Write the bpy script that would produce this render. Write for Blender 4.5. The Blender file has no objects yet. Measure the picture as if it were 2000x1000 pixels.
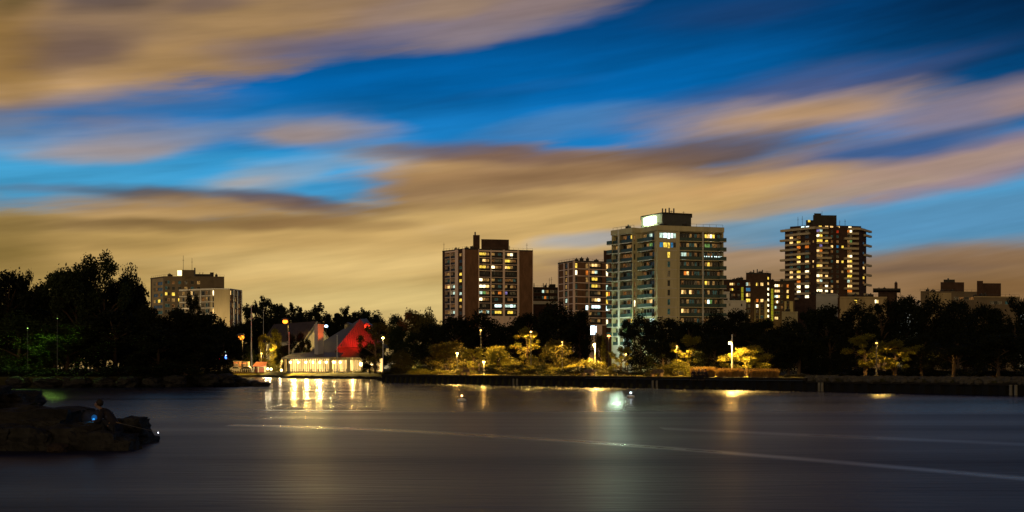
import bpy, math, random
from mathutils import Vector
from mathutils.geometry import tessellate_polygon
R = math.radians
F, HZ, CH = 2144.0, 720.0, 2.2          # lens in photo pixels, horizon row, eye height over the water
GZ = 1.25                               # level of the land behind the seawall
sc = bpy.context.scene
col = sc.collection
rng = random.Random(11)

def gx(px, d): return (px-1000)/F*d
def gz(py, d): return CH+(HZ-py)/F*d
def wall_y(px): return 147.5/(1+1.344*(px-1000)/F)   # distance of the straight seawall along a bearing

# ------------------------------------------------------------------ materials
def lin(c): return tuple(((x/255)/12.92 if x <= 10 else (((x/255)+.055)/1.055)**2.4) for x in c)
MATS = {}
def M(name, c, rough=.8, var=.3, scale=1.0, spec=.25, metal=0.0, stretch=(1, 1, 1), bump=0.0, trans=0.0):
    if name in MATS: return MATS[name]
    m = bpy.data.materials.new(name); m.use_nodes = True
    nt = m.node_tree; n = nt.nodes; l = nt.links
    b = n['Principled BSDF']
    b.inputs['Roughness'].default_value = rough
    b.inputs['Metallic'].default_value = metal
    b.inputs['Specular IOR Level'].default_value = spec
    tc = n.new('ShaderNodeTexCoord'); mp = n.new('ShaderNodeMapping'); mp.inputs['Scale'].default_value = stretch
    l.new(tc.outputs['Object'], mp.inputs['Vector'])
    nz = n.new('ShaderNodeTexNoise'); nz.inputs['Scale'].default_value = scale; nz.inputs['Detail'].default_value = 5
    nz.inputs['Roughness'].default_value = .65
    l.new(mp.outputs['Vector'], nz.inputs['Vector'])
    cr = n.new('ShaderNodeValToRGB'); cr.color_ramp.elements[0].position = .3; cr.color_ramp.elements[1].position = .7
    cr.color_ramp.elements[0].color = (*[x*(1-var) for x in c], 1); cr.color_ramp.elements[1].color = (*[min(1, x*(1+var)) for x in c], 1)
    l.new(nz.outputs['Fac'], cr.inputs['Fac']); l.new(cr.outputs['Color'], b.inputs['Base Color'])
    if bump:
        bp = n.new('ShaderNodeBump'); bp.inputs['Strength'].default_value = bump; bp.inputs['Distance'].default_value = .1
        l.new(nz.outputs['Fac'], bp.inputs['Height']); l.new(bp.outputs['Normal'], b.inputs['Normal'])
    if trans:
        tr = n.new('ShaderNodeBsdfTranslucent'); l.new(cr.outputs['Color'], tr.inputs['Color'])
        mx = n.new('ShaderNodeMixShader'); mx.inputs['Fac'].default_value = trans
        l.new(b.outputs['BSDF'], mx.inputs[1]); l.new(tr.outputs['BSDF'], mx.inputs[2])
        l.new(mx.outputs['Shader'], n['Material Output'].inputs['Surface'])
    MATS[name] = m
    return m
def E(name, c, s, var=0.0, scale=2.5):
    """a lit thing: lamp, screen or lit window; var gives curtains and furniture behind the pane"""
    if name in MATS: return MATS[name]
    m = bpy.data.materials.new(name); m.use_nodes = True
    nt = m.node_tree; n = nt.nodes; l = nt.links
    n.remove(n['Principled BSDF'])
    e = n.new('ShaderNodeEmission'); e.inputs['Color'].default_value = (*lin(c), 1); e.inputs['Strength'].default_value = s
    if var:
        tc = n.new('ShaderNodeTexCoord'); mp = n.new('ShaderNodeMapping'); mp.inputs['Scale'].default_value = (1.3, 1.3, .45)
        nz = n.new('ShaderNodeTexNoise'); nz.inputs['Scale'].default_value = scale; nz.inputs['Detail'].default_value = 2
        mr = n.new('ShaderNodeMapRange'); mr.inputs['From Min'].default_value = .35; mr.inputs['From Max'].default_value = .62
        mr.inputs['To Min'].default_value = s*(1-var); mr.inputs['To Max'].default_value = s*(1+var*.4)
        l.new(tc.outputs['Object'], mp.inputs['Vector']); l.new(mp.outputs['Vector'], nz.inputs['Vector'])
        l.new(nz.outputs['Fac'], mr.inputs['Value']); l.new(mr.outputs['Result'], e.inputs['Strength'])
    l.new(e.outputs['Emission'], n['Material Output'].inputs['Surface'])
    MATS[name] = m
    return m

brick = M('brick_brown', (.15, .078, .042), .9, .3, .6, .1, stretch=(1, 1, .35))
brick_dk = M('brick_dark', (.062, .036, .026), .9, .3, .5, .1)
pier_pink = M('concrete_pinkish', (.75, .56, .44), .8, .1, .4, .1)
conc = M('concrete_pale', (.55, .5, .42), .8, .15, .4, .1)
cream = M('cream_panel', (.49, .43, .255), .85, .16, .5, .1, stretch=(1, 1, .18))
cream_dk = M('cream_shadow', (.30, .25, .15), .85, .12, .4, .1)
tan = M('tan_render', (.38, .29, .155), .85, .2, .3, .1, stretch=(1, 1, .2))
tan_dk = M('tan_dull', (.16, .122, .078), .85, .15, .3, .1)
white_w = M('white_render', (.6, .57, .5), .8, .1, .3, .1)
rail_g = M('balcony_glass_rail', (.05, .085, .075), .3, .2, .6, .25)
rail_d = M('balcony_dark_rail', (.025, .022, .02), .5, .2, .6, .3)
beige_b = M('balcony_beige', (.50, .41, .26), .85, .15, .5, .1)
roof_d = M('roof_dark', (.045, .04, .036), .9, .2, .3, .1)
metal_d = M('metal_dark', (.05, .045, .04), .55, .2, 2, .4)
glass_d = M('window_dark_glass', (.018, .02, .02), .12, .3, .8, .5)
frame_m = M('window_frame', (.3, .28, .24), .6, .1, 1, .2)
bark = M('bark', (.075, .05, .032), .9, .4, 3, .1, stretch=(3, 3, .6))
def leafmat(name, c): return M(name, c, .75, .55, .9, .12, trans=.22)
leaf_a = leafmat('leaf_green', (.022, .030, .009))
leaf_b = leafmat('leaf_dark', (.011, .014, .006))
leaf_c = leafmat('leaf_olive', (.085, .07, .016))  # olive crowns, and lamplight put into the colour of crowns near lamps
leaf_y = leafmat('leaf_lamplit', (.145, .13, .020))  # yellow lamplight put into the leaf colour of lit crowns and shrubs
leaf_g = leafmat('leaf_lit_green', (.026, .040, .008))  # green lamplight put into the leaf colour of the low shore trees
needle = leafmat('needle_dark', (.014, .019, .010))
rock_m = M('rock', (.015, .0142, .0138), .8, .7, 2.2, .2, bump=1.0)
steel_w = M('seawall_steel', (.006, .0055, .005), .75, .4, 1.5, .2)
pole_w = M('pole_white_paint', (.6, .58, .54), .45, .08, 1, .4)
timber = M('timber_weathered', (.13, .09, .06), .9, .35, 2, .1)
LIT = {'.': glass_d,
 'd': E('lit_dim', (205, 155, 85), .55, .8), 'w': E('lit_warm', (255, 205, 125), 1.6, .6), 'y': E('lit_yellow', (255, 212, 80), 1.4, .7),
 'W': E('lit_bright', (255, 232, 180), 3.2, .6), 'c': E('lit_cool', (205, 235, 215), 1.1, .7), 'C': E('lit_cool_bright', (215, 242, 238), 2.6, .5),
 'b': E('lit_blue', (70, 150, 200), .55, .6), 'o': E('lit_orange', (255, 140, 50), .8, .6), 'p': E('lit_violet', (170, 150, 225), .6, .8),
 'r': E('lit_red', (215, 60, 25), .5, .6), 'g': E('lit_green', (150, 205, 110), .5, .7), 'G': E('lit_yellowgreen', (190, 180, 40), .55, .4)}

# ------------------------------------------------------------------ mesh builder
class MB:
    def __init__(s): s.v = []; s.f = []; s.m = []; s.mats = []
    def mi(s, m):
        if m not in s.mats: s.mats.append(m)
        return s.mats.index(m)
    def poly(s, pts, m):
        i = len(s.v); s.v += [tuple(p) for p in pts]; s.f.append(tuple(range(i, i+len(pts)))); s.m.append(s.mi(m))
    def hexa(s, P, m):           # P: bottom 4 (ccw), top 4
        i = len(s.v); s.v += [tuple(p) for p in P]; k = s.mi(m)
        for f in ((3, 2, 1, 0), (4, 5, 6, 7), (0, 1, 5, 4), (1, 2, 6, 5), (2, 3, 7, 6), (3, 0, 4, 7)):
            s.f.append(tuple(i+j for j in f)); s.m.append(k)
    def box(s, x0, x1, y0, y1, z0, z1, m):
        s.hexa([(x0, y0, z0), (x1, y0, z0), (x1, y1, z0), (x0, y1, z0), (x0, y0, z1), (x1, y0, z1), (x1, y1, z1), (x0, y1, z1)], m)
    def cyl(s, p0, p1, r0, r1, m, n=8):
        p0, p1 = Vector(p0), Vector(p1); a = (p1-p0).normalized()
        x = a.orthogonal().normalized(); y = a.cross(x); i = len(s.v); k = s.mi(m)
        for p, r in ((p0, r0), (p1, r1)):
            for j in range(n):
                t = 2*math.pi*j/n; s.v.append(tuple(p+x*r*math.cos(t)+y*r*math.sin(t)))
        for j in range(n):
            s.f.append((i+j, i+(j+1) % n, i+n+(j+1) % n, i+n+j)); s.m.append(k)
        s.f.append(tuple(i+n-1-j for j in range(n))); s.f.append(tuple(i+n+j for j in range(n))); s.m += [k, k]
    def tube(s, pts, rad, m, n=7):
        for a, b, ra, rb in zip(pts, pts[1:], rad, rad[1:]): s.cyl(a, b, ra, rb, m, n)
    def ball(s, c, r, m, seg=10, rings=7, jit=0, rnd=None):
        i = len(s.v); k = s.mi(m); rx, ry, rz = (r, r, r) if not isinstance(r, tuple) else r
        s.v.append((c[0], c[1], c[2]-rz))
        for a in range(1, rings):
            t = -math.pi/2+math.pi*a/rings
            for b in range(seg):
                u = 2*math.pi*b/seg; q = 1+(rnd.uniform(-jit, jit) if rnd else 0)
                s.v.append((c[0]+rx*q*math.cos(t)*math.cos(u), c[1]+ry*q*math.cos(t)*math.sin(u), c[2]+rz*q*math.sin(t)))
        s.v.append((c[0], c[1], c[2]+rz)); top = len(s.v)-1
        for b in range(seg):
            s.f.append((i, i+1+(b+1) % seg, i+1+b)); s.m.append(k)
            s.f.append((top, top-seg+b, top-seg+(b+1) % seg)); s.m.append(k)
        for a in range(rings-2):
            for b in range(seg):
                s.f.append((i+1+a*seg+b, i+1+a*seg+(b+1) % seg, i+1+(a+1)*seg+(b+1) % seg, i+1+(a+1)*seg+b)); s.m.append(k)
    def prism(s, pts, z0, z1, m, mtop=None):
        n = len(pts)
        s.poly([(p[0], p[1], z1) for p in pts], mtop or m); s.poly([(p[0], p[1], z0) for p in reversed(pts)], m)
        for a in range(n):
            p, q = pts[a], pts[(a+1) % n]
            s.poly([(p[0], p[1], z0), (q[0], q[1], z0), (q[0], q[1], z1), (p[0], p[1], z1)], m)
    def build(s, name, parent=None, smooth=False, world=True):
        me = bpy.data.meshes.new(name); o = (0, 0, 0)
        if parent is not None and world: o = parent.location
        me.from_pydata([(v[0]-o[0], v[1]-o[1], v[2]-o[2]) for v in s.v], [], s.f)
        for m in s.mats: me.materials.append(m)
        me.polygons.foreach_set('material_index', s.m)
        if smooth: me.polygons.foreach_set('use_smooth', [True]*len(s.f))
        me.update()
        ob = bpy.data.objects.new(name, me); col.objects.link(ob)
        if parent is not None: ob.parent = parent
        return ob

def tag(o, label=None, cat=None, group=None, kind=None):
    if label: o['label'] = label
    if cat: o['category'] = cat
    if group: o['group'] = group
    if kind: o['kind'] = kind
    return o
def thing(name, label, cat, loc=(0, 0, 0), group=None):
    o = bpy.data.objects.new(name, None); col.objects.link(o); o.location = loc; o.empty_display_size = .3
    return tag(o, label, cat, group)
def copy_tree(o):
    c = o.copy(); col.objects.link(c)
    for ch in list(o.children):
        k = ch.copy(); col.objects.link(k); k.parent = c
    return c
def point(name, loc, power, colr, r=.15, parent=None):
    L = bpy.data.lights.new(name, 'POINT'); L.energy = power; L.color = colr; L.shadow_soft_size = r
    o = bpy.data.objects.new(name, L); col.objects.link(o)
    if parent is not None:
        o.parent = parent; o.location = Vector(loc)-Vector(parent.location)
    else: o.location = loc
    return o
def spot(name, loc, to, power, colr, ang, blend=.6, r=.2, parent=None):
    L = bpy.data.lights.new(name, 'SPOT'); L.energy = power; L.color = colr; L.shadow_soft_size = r
    L.spot_size = R(ang); L.spot_blend = blend
    o = bpy.data.objects.new(name, L); col.objects.link(o)
    o.rotation_euler = (Vector(to)-Vector(loc)).to_track_quat('-Z', 'Y').to_euler()
    if parent is not None:
        o.parent = parent; o.location = Vector(loc)-Vector(parent.location)
    else: o.location = loc
    return o
SODIUM = (1.0, .60, .13)
WARM = (1.0, .80, .45)

# ------------------------------------------------------------------ camera
cam = bpy.data.cameras.new('camera'); co = bpy.data.objects.new('camera', cam); col.objects.link(co)
co.location = (0, 0, CH); co.rotation_euler = (R(90), 0, 0)
cam.sensor_width = 36; cam.lens = 36*F/2000; cam.shift_y = (HZ-500)/2000
cam.clip_start = .1; cam.clip_end = 12000
sc.camera = co

# ------------------------------------------------------------------ sky: dusk blue with long streaming clouds lit from below by the town
W = bpy.data.worlds.new('World'); sc.world = W; W.use_nodes = True
nt = W.node_tree; N = nt.nodes; LK = nt.links
bg = N['Background']
def math_n(op, a, b=None):
    m = N.new('ShaderNodeMath'); m.operation = op
    for i, x in enumerate((a, b)):
        if x is None: continue
        if isinstance(x, (int, float)): m.inputs[i].default_value = x
        else: LK.new(x, m.inputs[i])
    return m.outputs[0]
tc = N.new('ShaderNodeTexCoord'); sx = N.new('ShaderNodeSeparateXYZ'); LK.new(tc.outputs['Generated'], sx.inputs[0])
az = math_n('MULTIPLY', math_n('ARCTAN2', sx.outputs['X'], sx.outputs['Y']), F)
el = math_n('MULTIPLY', math_n('ARCSINE', sx.outputs['Z']), F)
cb = N.new('ShaderNodeCombineXYZ'); LK.new(az, cb.inputs[0]); LK.new(el, cb.inputs[1])
P0 = cb.outputs[0]
def noise_n(vec, scl, rot, detail=3, rough=.55):
    mp = N.new('ShaderNodeMapping'); mp.inputs['Scale'].default_value = scl; mp.vector_type = 'POINT'
    mr = N.new('ShaderNodeMapping'); mr.inputs['Rotation'].default_value = (0, 0, R(rot))
    LK.new(vec, mr.inputs['Vector']); LK.new(mr.outputs[0], mp.inputs['Vector'])
    nz = N.new('ShaderNodeTexNoise'); nz.inputs['Scale'].default_value = 1; nz.inputs['Detail'].default_value = detail; nz.inputs['Roughness'].default_value = rough
    LK.new(mp.outputs[0], nz.inputs['Vector'])
    return nz
w1 = noise_n(P0, (.0028, .012, 1), -9, 3)
vs = N.new('ShaderNodeVectorMath'); vs.operation = 'SUBTRACT'; LK.new(w1.outputs['Color'], vs.inputs[0]); vs.inputs[1].default_value = (.5, .5, .5)
vm = N.new('ShaderNodeVectorMath'); vm.operation = 'MULTIPLY'; LK.new(vs.outputs[0], vm.inputs[0]); vm.inputs[1].default_value = (150, 46, 0)
va = N.new('ShaderNodeVectorMath'); va.operation = 'ADD'; LK.new(vm.outputs[0], va.inputs[0]); LK.new(P0, va.inputs[1])
PW = va.outputs[0]
ramp = N.new('ShaderNodeValToRGB'); ramp.color_ramp.interpolation = 'EASE'
mr0 = N.new('ShaderNodeMapRange'); LK.new(el, mr0.inputs['Value']); mr0.inputs['From Min'].default_value = 0; mr0.inputs['From Max'].default_value = 2000
LK.new(mr0.outputs[0], ramp.inputs['Fac'])
stops = [(0, (150, 140, 110)), (.09, (120, 150, 165)), (.15, (75, 150, 195)), (.22, (24, 122, 190)), (.27, (0, 95, 163)), (.33, (0, 68, 124)), (.37, (0, 53, 101)), (.55, (5, 38, 84)), (1, (3, 12, 26))]
rs = ramp.color_ramp
while len(rs.elements) < len(stops): rs.elements.new(.5)
for e_, (p_, c_) in zip(rs.elements, stops): e_.position = p_; e_.color = (*lin(c_), 1)
cur = ramp.outputs['Color']
st = noise_n(P0, (.0016, .016, 1), -8, 4, .6)
st2 = noise_n(P0, (.0035, .030, 1), -8, 4, .6)
WISP = math_n('MULTIPLY', math_n('SUBTRACT', st2.outputs['Fac'], .5), .42)
def pix(x, y):
    a = math.atan((x-1000)/F); return a*F, math.atan((HZ-y)/F*math.cos(a))*F
def blob(x, y, rx, ry, ang, c, alpha, hard=.75):
    """one cloud bank at its bearing and height, soft edged, drawn out by the wind"""
    global cur
    mp = N.new('ShaderNodeMapping'); mp.vector_type = 'TEXTURE'
    u, v = pix(x, y)
    mp.inputs['Location'].default_value = (u, v, 0); mp.inputs['Rotation'].default_value = (0, 0, R(ang)); mp.inputs['Scale'].default_value = (rx, ry, 1)
    LK.new(PW, mp.inputs['Vector'])
    g = N.new('ShaderNodeTexGradient'); g.gradient_type = 'SPHERICAL'; LK.new(mp.outputs[0], g.inputs[0])
    r_ = N.new('ShaderNodeMapRange'); r_.interpolation_type = 'SMOOTHSTEP'; r_.inputs['From Min'].default_value = .10; r_.inputs['From Max'].default_value = hard*.95+.02; r_.inputs['To Max'].default_value = alpha
    LK.new(math_n('ADD', g.outputs['Fac'], WISP), r_.inputs['Value'])
    mx = N.new('ShaderNodeMix'); mx.data_type = 'RGBA'
    LK.new(r_.outputs[0], mx.inputs[0]); LK.new(cur, mx.inputs[6]); mx.inputs[7].default_value = (*lin(c), 1)
    cur = mx.outputs[2]
BLOBS = [
 # darker and lighter parts of the clear sky
 (2050, -40, 700, 420, 0, (2, 24, 52), .8, 1), (80, 360, 700, 130, 5, (70, 165, 212), .8, .9), (1900, 440, 620, 110, 3, (84, 146, 186), .7, .9), (640, 330, 480, 70, 4, (52, 158, 214), .75, .9),
 # high bank, upper left
 (40, 20, 820, 225, 11, (150, 118, 80), .97, .42), (560, 10, 640, 135, 10, (150, 121, 92), .95, .5), (960, 12, 420, 90, 10, (140, 120, 116), .9, .6),
 (40, 180, 420, 56, 13, (196, 158, 112), .75, .8), (20, 110, 130, 170, 0, (138, 104, 48), .7, .9), (330, 120, 300, 60, 14, (170, 134, 86), .7, .9), (480, 40, 260, 60, 10, (176, 140, 92), .6, .9),
 (150, 100, 190, 60, 10, (98, 80, 76), .75, .9), (190, 5, 170, 50, 8, (84, 72, 72), .8, .9), (20, 0, 70, 60, 0, (66, 58, 30), .6, 1), (650, 85, 320, 42, 8, (98, 98, 128), .75, .9), (830, 60, 260, 30, 7, (124, 114, 128), .6, .9),
 (860, 14, 240, 36, 8, (160, 132, 104), .6, .9), (400, 10, 140, 30, 8, (110, 92, 90), .6, .9),
 (1000, 60, 280, 34, 8, (140, 128, 138), .55, .9),
 # thin wisps, left
 (180, 225, 430, 60, 10, (76, 108, 154), .6, .9), (250, 280, 330, 50, 9, (150, 142, 148), .85, .9), (210, 300, 220, 30, 9, (168, 148, 136), .55, .9), (230, 240, 160, 20, 7, (128, 122, 134), .5, 1), (610, 258, 230, 44, 6, (152, 144, 150), .9, .8), (590, 262, 130, 22, 6, (170, 148, 138), .6, .9),
 (480, 245, 300, 30, 11, (96, 136, 182), .5, 1), (0, 260, 160, 60, 10, (120, 130, 148), .5, 1), (530, 345, 260, 38, 9, (140, 152, 160), .8, .9), (490, 350, 120, 16, 8, (178, 158, 140), .5, 1), (640, 312, 230, 40, 18, (110, 152, 188), .6, 1),
 # wisps, centre and right
 (1090, 245, 300, 36, 7, (72, 124, 176), .8, .8), (1040, 175, 260, 18, 7, (20, 98, 164), .55, 1), (1450, 20, 300, 50, 4, (32, 62, 108), .55, 1), (1790, 130, 320, 40, 8, (36, 70, 120), .5, 1),
 (1560, 185, 420, 70, 8, (82, 90, 128), .8, .9), (1330, 235, 230, 46, 5, (104, 120, 156), .75, .9), (1560, 222, 420, 56, 5, (166, 142, 132), .9, .75), (1570, 222, 270, 34, 4, (186, 148, 108), .85, .9), (1900, 205, 330, 56, 8, (140, 126, 138), .85, .8), (2010, 185, 160, 34, 6, (166, 136, 122), .6, .9),
 # great low bank
 (380, 572, 1150, 205, 2, (190, 155, 92), 1, .35), (1090, 388, 500, 128, 0, (164, 128, 84), .97, .4), (1480, 358, 640, 74, 7, (160, 128, 98), .95, .55), (1950, 310, 460, 64, 9, (146, 126, 134), .92, .6),
 (1250, 410, 620, 66, 6, (200, 162, 104), .9, .7), (950, 455, 800, 90, 2, (208, 172, 108), .85, .7), (1790, 340, 460, 40, 8, (170, 142, 122), .7, .8), (1740, 290, 310, 44, 6, (30, 92, 152), .88, .85),
 (820, 330, 200, 56, -6, (184, 146, 96), .7, .9), (960, 300, 420, 36, -1, (112, 88, 80), .8, .8), (1410, 292, 340, 48, 5, (96, 78, 72), .88, .85), (1330, 305, 240, 40, 0, (112, 86, 66), .6, .9), (900, 352, 330, 30, 2, (146, 112, 76), .6, .9), (1120, 335, 320, 30, 5, (134, 102, 72), .6, .9), (1480, 355, 300, 26, 8, (204, 160, 104), .75, .9), (1180, 372, 300, 24, 5, (212, 172, 110), .6, .9),
 (1000, 400, 300, 22, 3, (148, 116, 76), .6, .9), (560, 398, 260, 18, -3, (120, 92, 74), .7, .9), (800, 372, 200, 22, 4, (150, 118, 82), .6, .9),
 (90, 372, 150, 14, 2, (110, 110, 124), .5, .9), (290, 376, 250, 24, 3, (84, 66, 60), .85, .9), (520, 386, 180, 26, -4, (88, 74, 82), .9, .8), (410, 395, 200, 26, -6, (128, 102, 76), .7, .9), (40, 392, 130, 18, 8, (88, 150, 188), .5, .9), (330, 408, 420, 34, 1, (162, 128, 82), .85, .9),
 (330, 400, 340, 36, 3, (170, 134, 84), .7, .9), (120, 440, 330, 32, 5, (150, 122, 78), .7, .9), (380, 436, 420, 26, 3, (116, 90, 56), .75, .9), (640, 424, 300, 26, 6, (132, 100, 64), .7, .9), (300, 415, 280, 18, 3, (194, 158, 104), .6, 1),
 (580, 460, 340, 26, 3, (182, 148, 90), .7, .9), (0, 490, 190, 130, 0, (122, 100, 50), .85, 1), (210, 470, 300, 24, 3, (146, 118, 68), .6, .9),
 (720, 440, 190, 18, 0, (152, 120, 76), .6, .9), (680, 520, 620, 60, 2, (220, 188, 122), .85, .9), (800, 590, 680, 70, 0, (220, 193, 126), .9, .9), (200, 570, 360, 70, 0, (178, 148, 82), .6, .9), (1010, 490, 300, 34, 3, (220, 184, 120), .6, .9), (260, 525, 320, 14, 2, (160, 130, 74), .5, 1),
 # gaps and low cloud, right
 (1180, 460, 230, 26, 6, (164, 168, 172), .8, .8), (1500, 440, 300, 40, 5, (110, 150, 176), .85, .8), (1850, 425, 420, 60, 4, (84, 140, 178), .9, .7), (1470, 405, 420, 22, 7, (176, 160, 140), .5, .9),
 (1300, 535, 560, 76, 2, (162, 130, 92), .9, .6), (1180, 500, 240, 24, 2, (142, 118, 94), .7, .9), (1480, 500, 260, 36, 0, (172, 140, 108), .7, .9), (1870, 545, 560, 90, 1, (146, 111, 72), .95, .6), (1820, 500, 300, 30, 2, (150, 122, 96), .75, .9), (1950, 560, 300, 50, 0, (116, 84, 46), .7, .9), (1800, 520, 260, 16, 2, (112, 92, 80), .55, .9), (1950, 500, 260, 22, 3, (136, 104, 72), .6, .9),
]
for b_ in BLOBS: blob(*b_)
stm = N.new('ShaderNodeMapRange'); LK.new(st.outputs['Fac'], stm.inputs['Value']); stm.inputs['From Min'].default_value = .25; stm.inputs['From Max'].default_value = .75
stm.inputs['To Min'].default_value = .76; stm.inputs['To Max'].default_value = 1.24
st3 = noise_n(P0, (.0030, .045, 1), -8, 3, .6)
fs = math_n('MULTIPLY', stm.outputs[0], math_n('ADD', math_n('MULTIPLY', st3.outputs['Fac'], .18), .91))
sm = N.new('ShaderNodeVectorMath'); sm.operation = 'SCALE'; LK.new(cur, sm.inputs[0]); LK.new(fs, sm.inputs['Scale'])
# a trace of the physical twilight sky over it
sky = N.new('ShaderNodeTexSky'); sky.sky_type = 'NISHITA'; sky.sun_disc = False; sky.sun_elevation = R(1.0); sky.sun_rotation = R(205); sky.altitude = 80
sk2 = N.new('ShaderNodeVectorMath'); sk2.operation = 'SCALE'; LK.new(sky.outputs[0], sk2.inputs[0]); sk2.inputs['Scale'].default_value = .0008
sa = N.new('ShaderNodeVectorMath'); sa.operation = 'ADD'; LK.new(sm.outputs[0], sa.inputs[0]); LK.new(sk2.outputs[0], sa.inputs[1])
# tan glow added to the unseen sky behind the viewer, warms the facades
yb = N.new('ShaderNodeMapRange'); yb.interpolation_type = 'SMOOTHSTEP'; LK.new(sx.outputs['Y'], yb.inputs['Value']); yb.inputs['From Min'].default_value = .1; yb.inputs['From Max'].default_value = -.7; yb.inputs['To Max'].default_value = .9
mxb = N.new('ShaderNodeMix'); mxb.data_type = 'RGBA'; LK.new(yb.outputs[0], mxb.inputs[0]); LK.new(sa.outputs[0], mxb.inputs[6]); mxb.inputs[7].default_value = (*lin((158, 128, 78)), 1)
LK.new(mxb.outputs[2], bg.inputs['Color']); bg.inputs['Strength'].default_value = 1.0
W.cycles.sampling_method = 'MANUAL'; W.cycles.sample_map_resolution = 512

sun = bpy.data.lights.new('sun', 'SUN'); sun.energy = .32; sun.angle = R(12); sun.color = (1, .78, .5)
so = bpy.data.objects.new('sun', sun); col.objects.link(so)
sd = Vector((math.sin(R(205))*math.cos(R(9)), math.cos(R(205))*math.cos(R(9)), math.sin(R(9))))   # last light from behind the camera's left shoulder
so.rotation_euler = (-sd).to_track_quat('-Z', 'Y').to_euler(); so.location = (0, -50, 60)

# ------------------------------------------------------------------ water
wm = bpy.data.materials.new('water'); wm.use_nodes = True
n = wm.node_tree.nodes; l = wm.node_tree.links; b = n['Principled BSDF']
b.inputs['Base Color'].default_value = (.012, .012, .030, 1); b.inputs['IOR'].default_value = 1.33
b.inputs['Anisotropic'].default_value = .82
tg = n.new('ShaderNodeCombineXYZ'); tg.inputs[0].default_value = 1; l.new(tg.outputs[0], b.inputs['Tangent'])   # wind ripples: crests spread light sideways
t = n.new('ShaderNodeTexCoord')
def wn(scl, detail, rot=0):
    m1 = n.new('ShaderNodeMapping'); m1.inputs['Scale'].default_value = scl; m1.inputs['Rotation'].default_value = (0, 0, R(rot)); l.new(t.outputs['Object'], m1.inputs['Vector'])
    z = n.new('ShaderNodeTexNoise'); z.inputs['Scale'].default_value = 1; z.inputs['Detail'].default_value = detail; l.new(m1.outputs[0], z.inputs['Vector']); return z
def wmath(op, a, b_=None, c_=None):
    m = n.new('ShaderNodeMath'); m.operation = op
    for i, x in enumerate((a, b_, c_)):
        if x is None: continue
        if isinstance(x, (int, float)): m.inputs[i].default_value = x
        else: l.new(x, m.inputs[i])
    return m.outputs[0]
band = wn((.018, .11, 1), 4, -6)            # long slicks and ruffled bands
fine = wn((.55, 3.2, 1), 5, -8)
sxyz = n.new('ShaderNodeSeparateXYZ'); l.new(t.outputs['Object'], sxyz.inputs[0])
wob = wn((.12, .12, 1), 2)
def slick(ax, ay, bx, by, cx, cy, wid):
    """a wake line: parabola through three points, smooth water of half width wid"""
    d = (ax-bx)*(ax-cx)*(bx-cx)
    A = (cx*(by-ay)+bx*(ay-cy)+ax*(cy-by))/d
    B = (cx*cx*(ay-by)+bx*bx*(cy-ay)+ax*ax*(by-cy))/d
    C = ay-A*ax*ax-B*ax
    X, Y = sxyz.outputs['X'], sxyz.outputs['Y']
    yy = wmath('ADD', wmath('MULTIPLY', wmath('ADD', wmath('MULTIPLY', X, A), B), X), C)
    dist = wmath('ABSOLUTE', wmath('SUBTRACT', wmath('ADD', yy, wmath('MULTIPLY', wmath('SUBTRACT', wob.outputs['Fac'], .5), .8)), Y))
    mr = n.new('ShaderNodeMapRange'); mr.interpolation_type = 'SMOOTHSTEP'; l.new(dist, mr.inputs['Value'])
    mr.inputs['From Min'].default_value = 0; mr.inputs['From Max'].default_value = wid; mr.inputs['To Min'].default_value = 1; mr.inputs['To Max'].default_value = 0
    return mr.outputs[0]
def wpt(px, py): d = F*CH/(py-HZ); return gx(px, d), d
s1 = slick(*wpt(560, 833), *wpt(1265, 872), *wpt(2000, 935), 1.1)
s1l = wmath('MULTIPLY', s1, wmath('GREATER_THAN', sxyz.outputs['X'], -11))
s2 = slick(*wpt(1250, 835), *wpt(1700, 855), *wpt(2000, 868), 1.6)
s2 = wmath('MULTIPLY', s2, wmath('GREATER_THAN', sxyz.outputs['X'], 5.5))
bm = n.new('ShaderNodeMapRange'); l.new(band.outputs['Fac'], bm.inputs['Value']); bm.inputs['From Min'].default_value = .38; bm.inputs['From Max'].default_value = .62
bm.inputs['To Min'].default_value = .17; bm.inputs['To Max'].default_value = .27
yn = n.new('ShaderNodeMapRange'); yn.interpolation_type = 'SMOOTHSTEP'; l.new(sxyz.outputs['Y'], yn.inputs['Value']); yn.inputs['From Min'].default_value = 30; yn.inputs['From Max'].default_value = 75; yn.inputs['To Min'].default_value = .15; yn.inputs['To Max'].default_value = -.02   # open water near the viewer is more ruffled than the sheltered far side
rg = wmath('SUBTRACT', wmath('SUBTRACT', wmath('ADD', bm.outputs[0], yn.outputs[0]), wmath('MULTIPLY', s1l, .10)), wmath('MULTIPLY', s2, .05))
l.new(wmath('MAXIMUM', rg, .06), b.inputs['Roughness'])
bp = n.new('ShaderNodeBump'); bp.inputs['Strength'].default_value = .5; bp.inputs['Distance'].default_value = .05
l.new(fine.outputs['Fac'], bp.inputs['Height']); l.new(bp.outputs['Normal'], b.inputs['Normal'])
sp = n.new('ShaderNodeMapRange'); l.new(band.outputs['Fac'], sp.inputs['Value']); sp.inputs['From Min'].default_value = .35; sp.inputs['From Max'].default_value = .65
sp.inputs['To Min'].default_value = .034; sp.inputs['To Max'].default_value = .018
l.new(wmath('ADD', sp.outputs[0], wmath('MULTIPLY', wmath('ADD', s1l, wmath('MULTIPLY', s2, .35)), .13)), b.inputs['Specular IOR Level'])
MATS['water'] = wm
mb = MB(); mb.poly([(-3000, -400, 0), (3000, -400, 0), (3000, 5000, 0), (-3000, 5000, 0)], wm)
tag(mb.build('water'), kind='structure')

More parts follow.
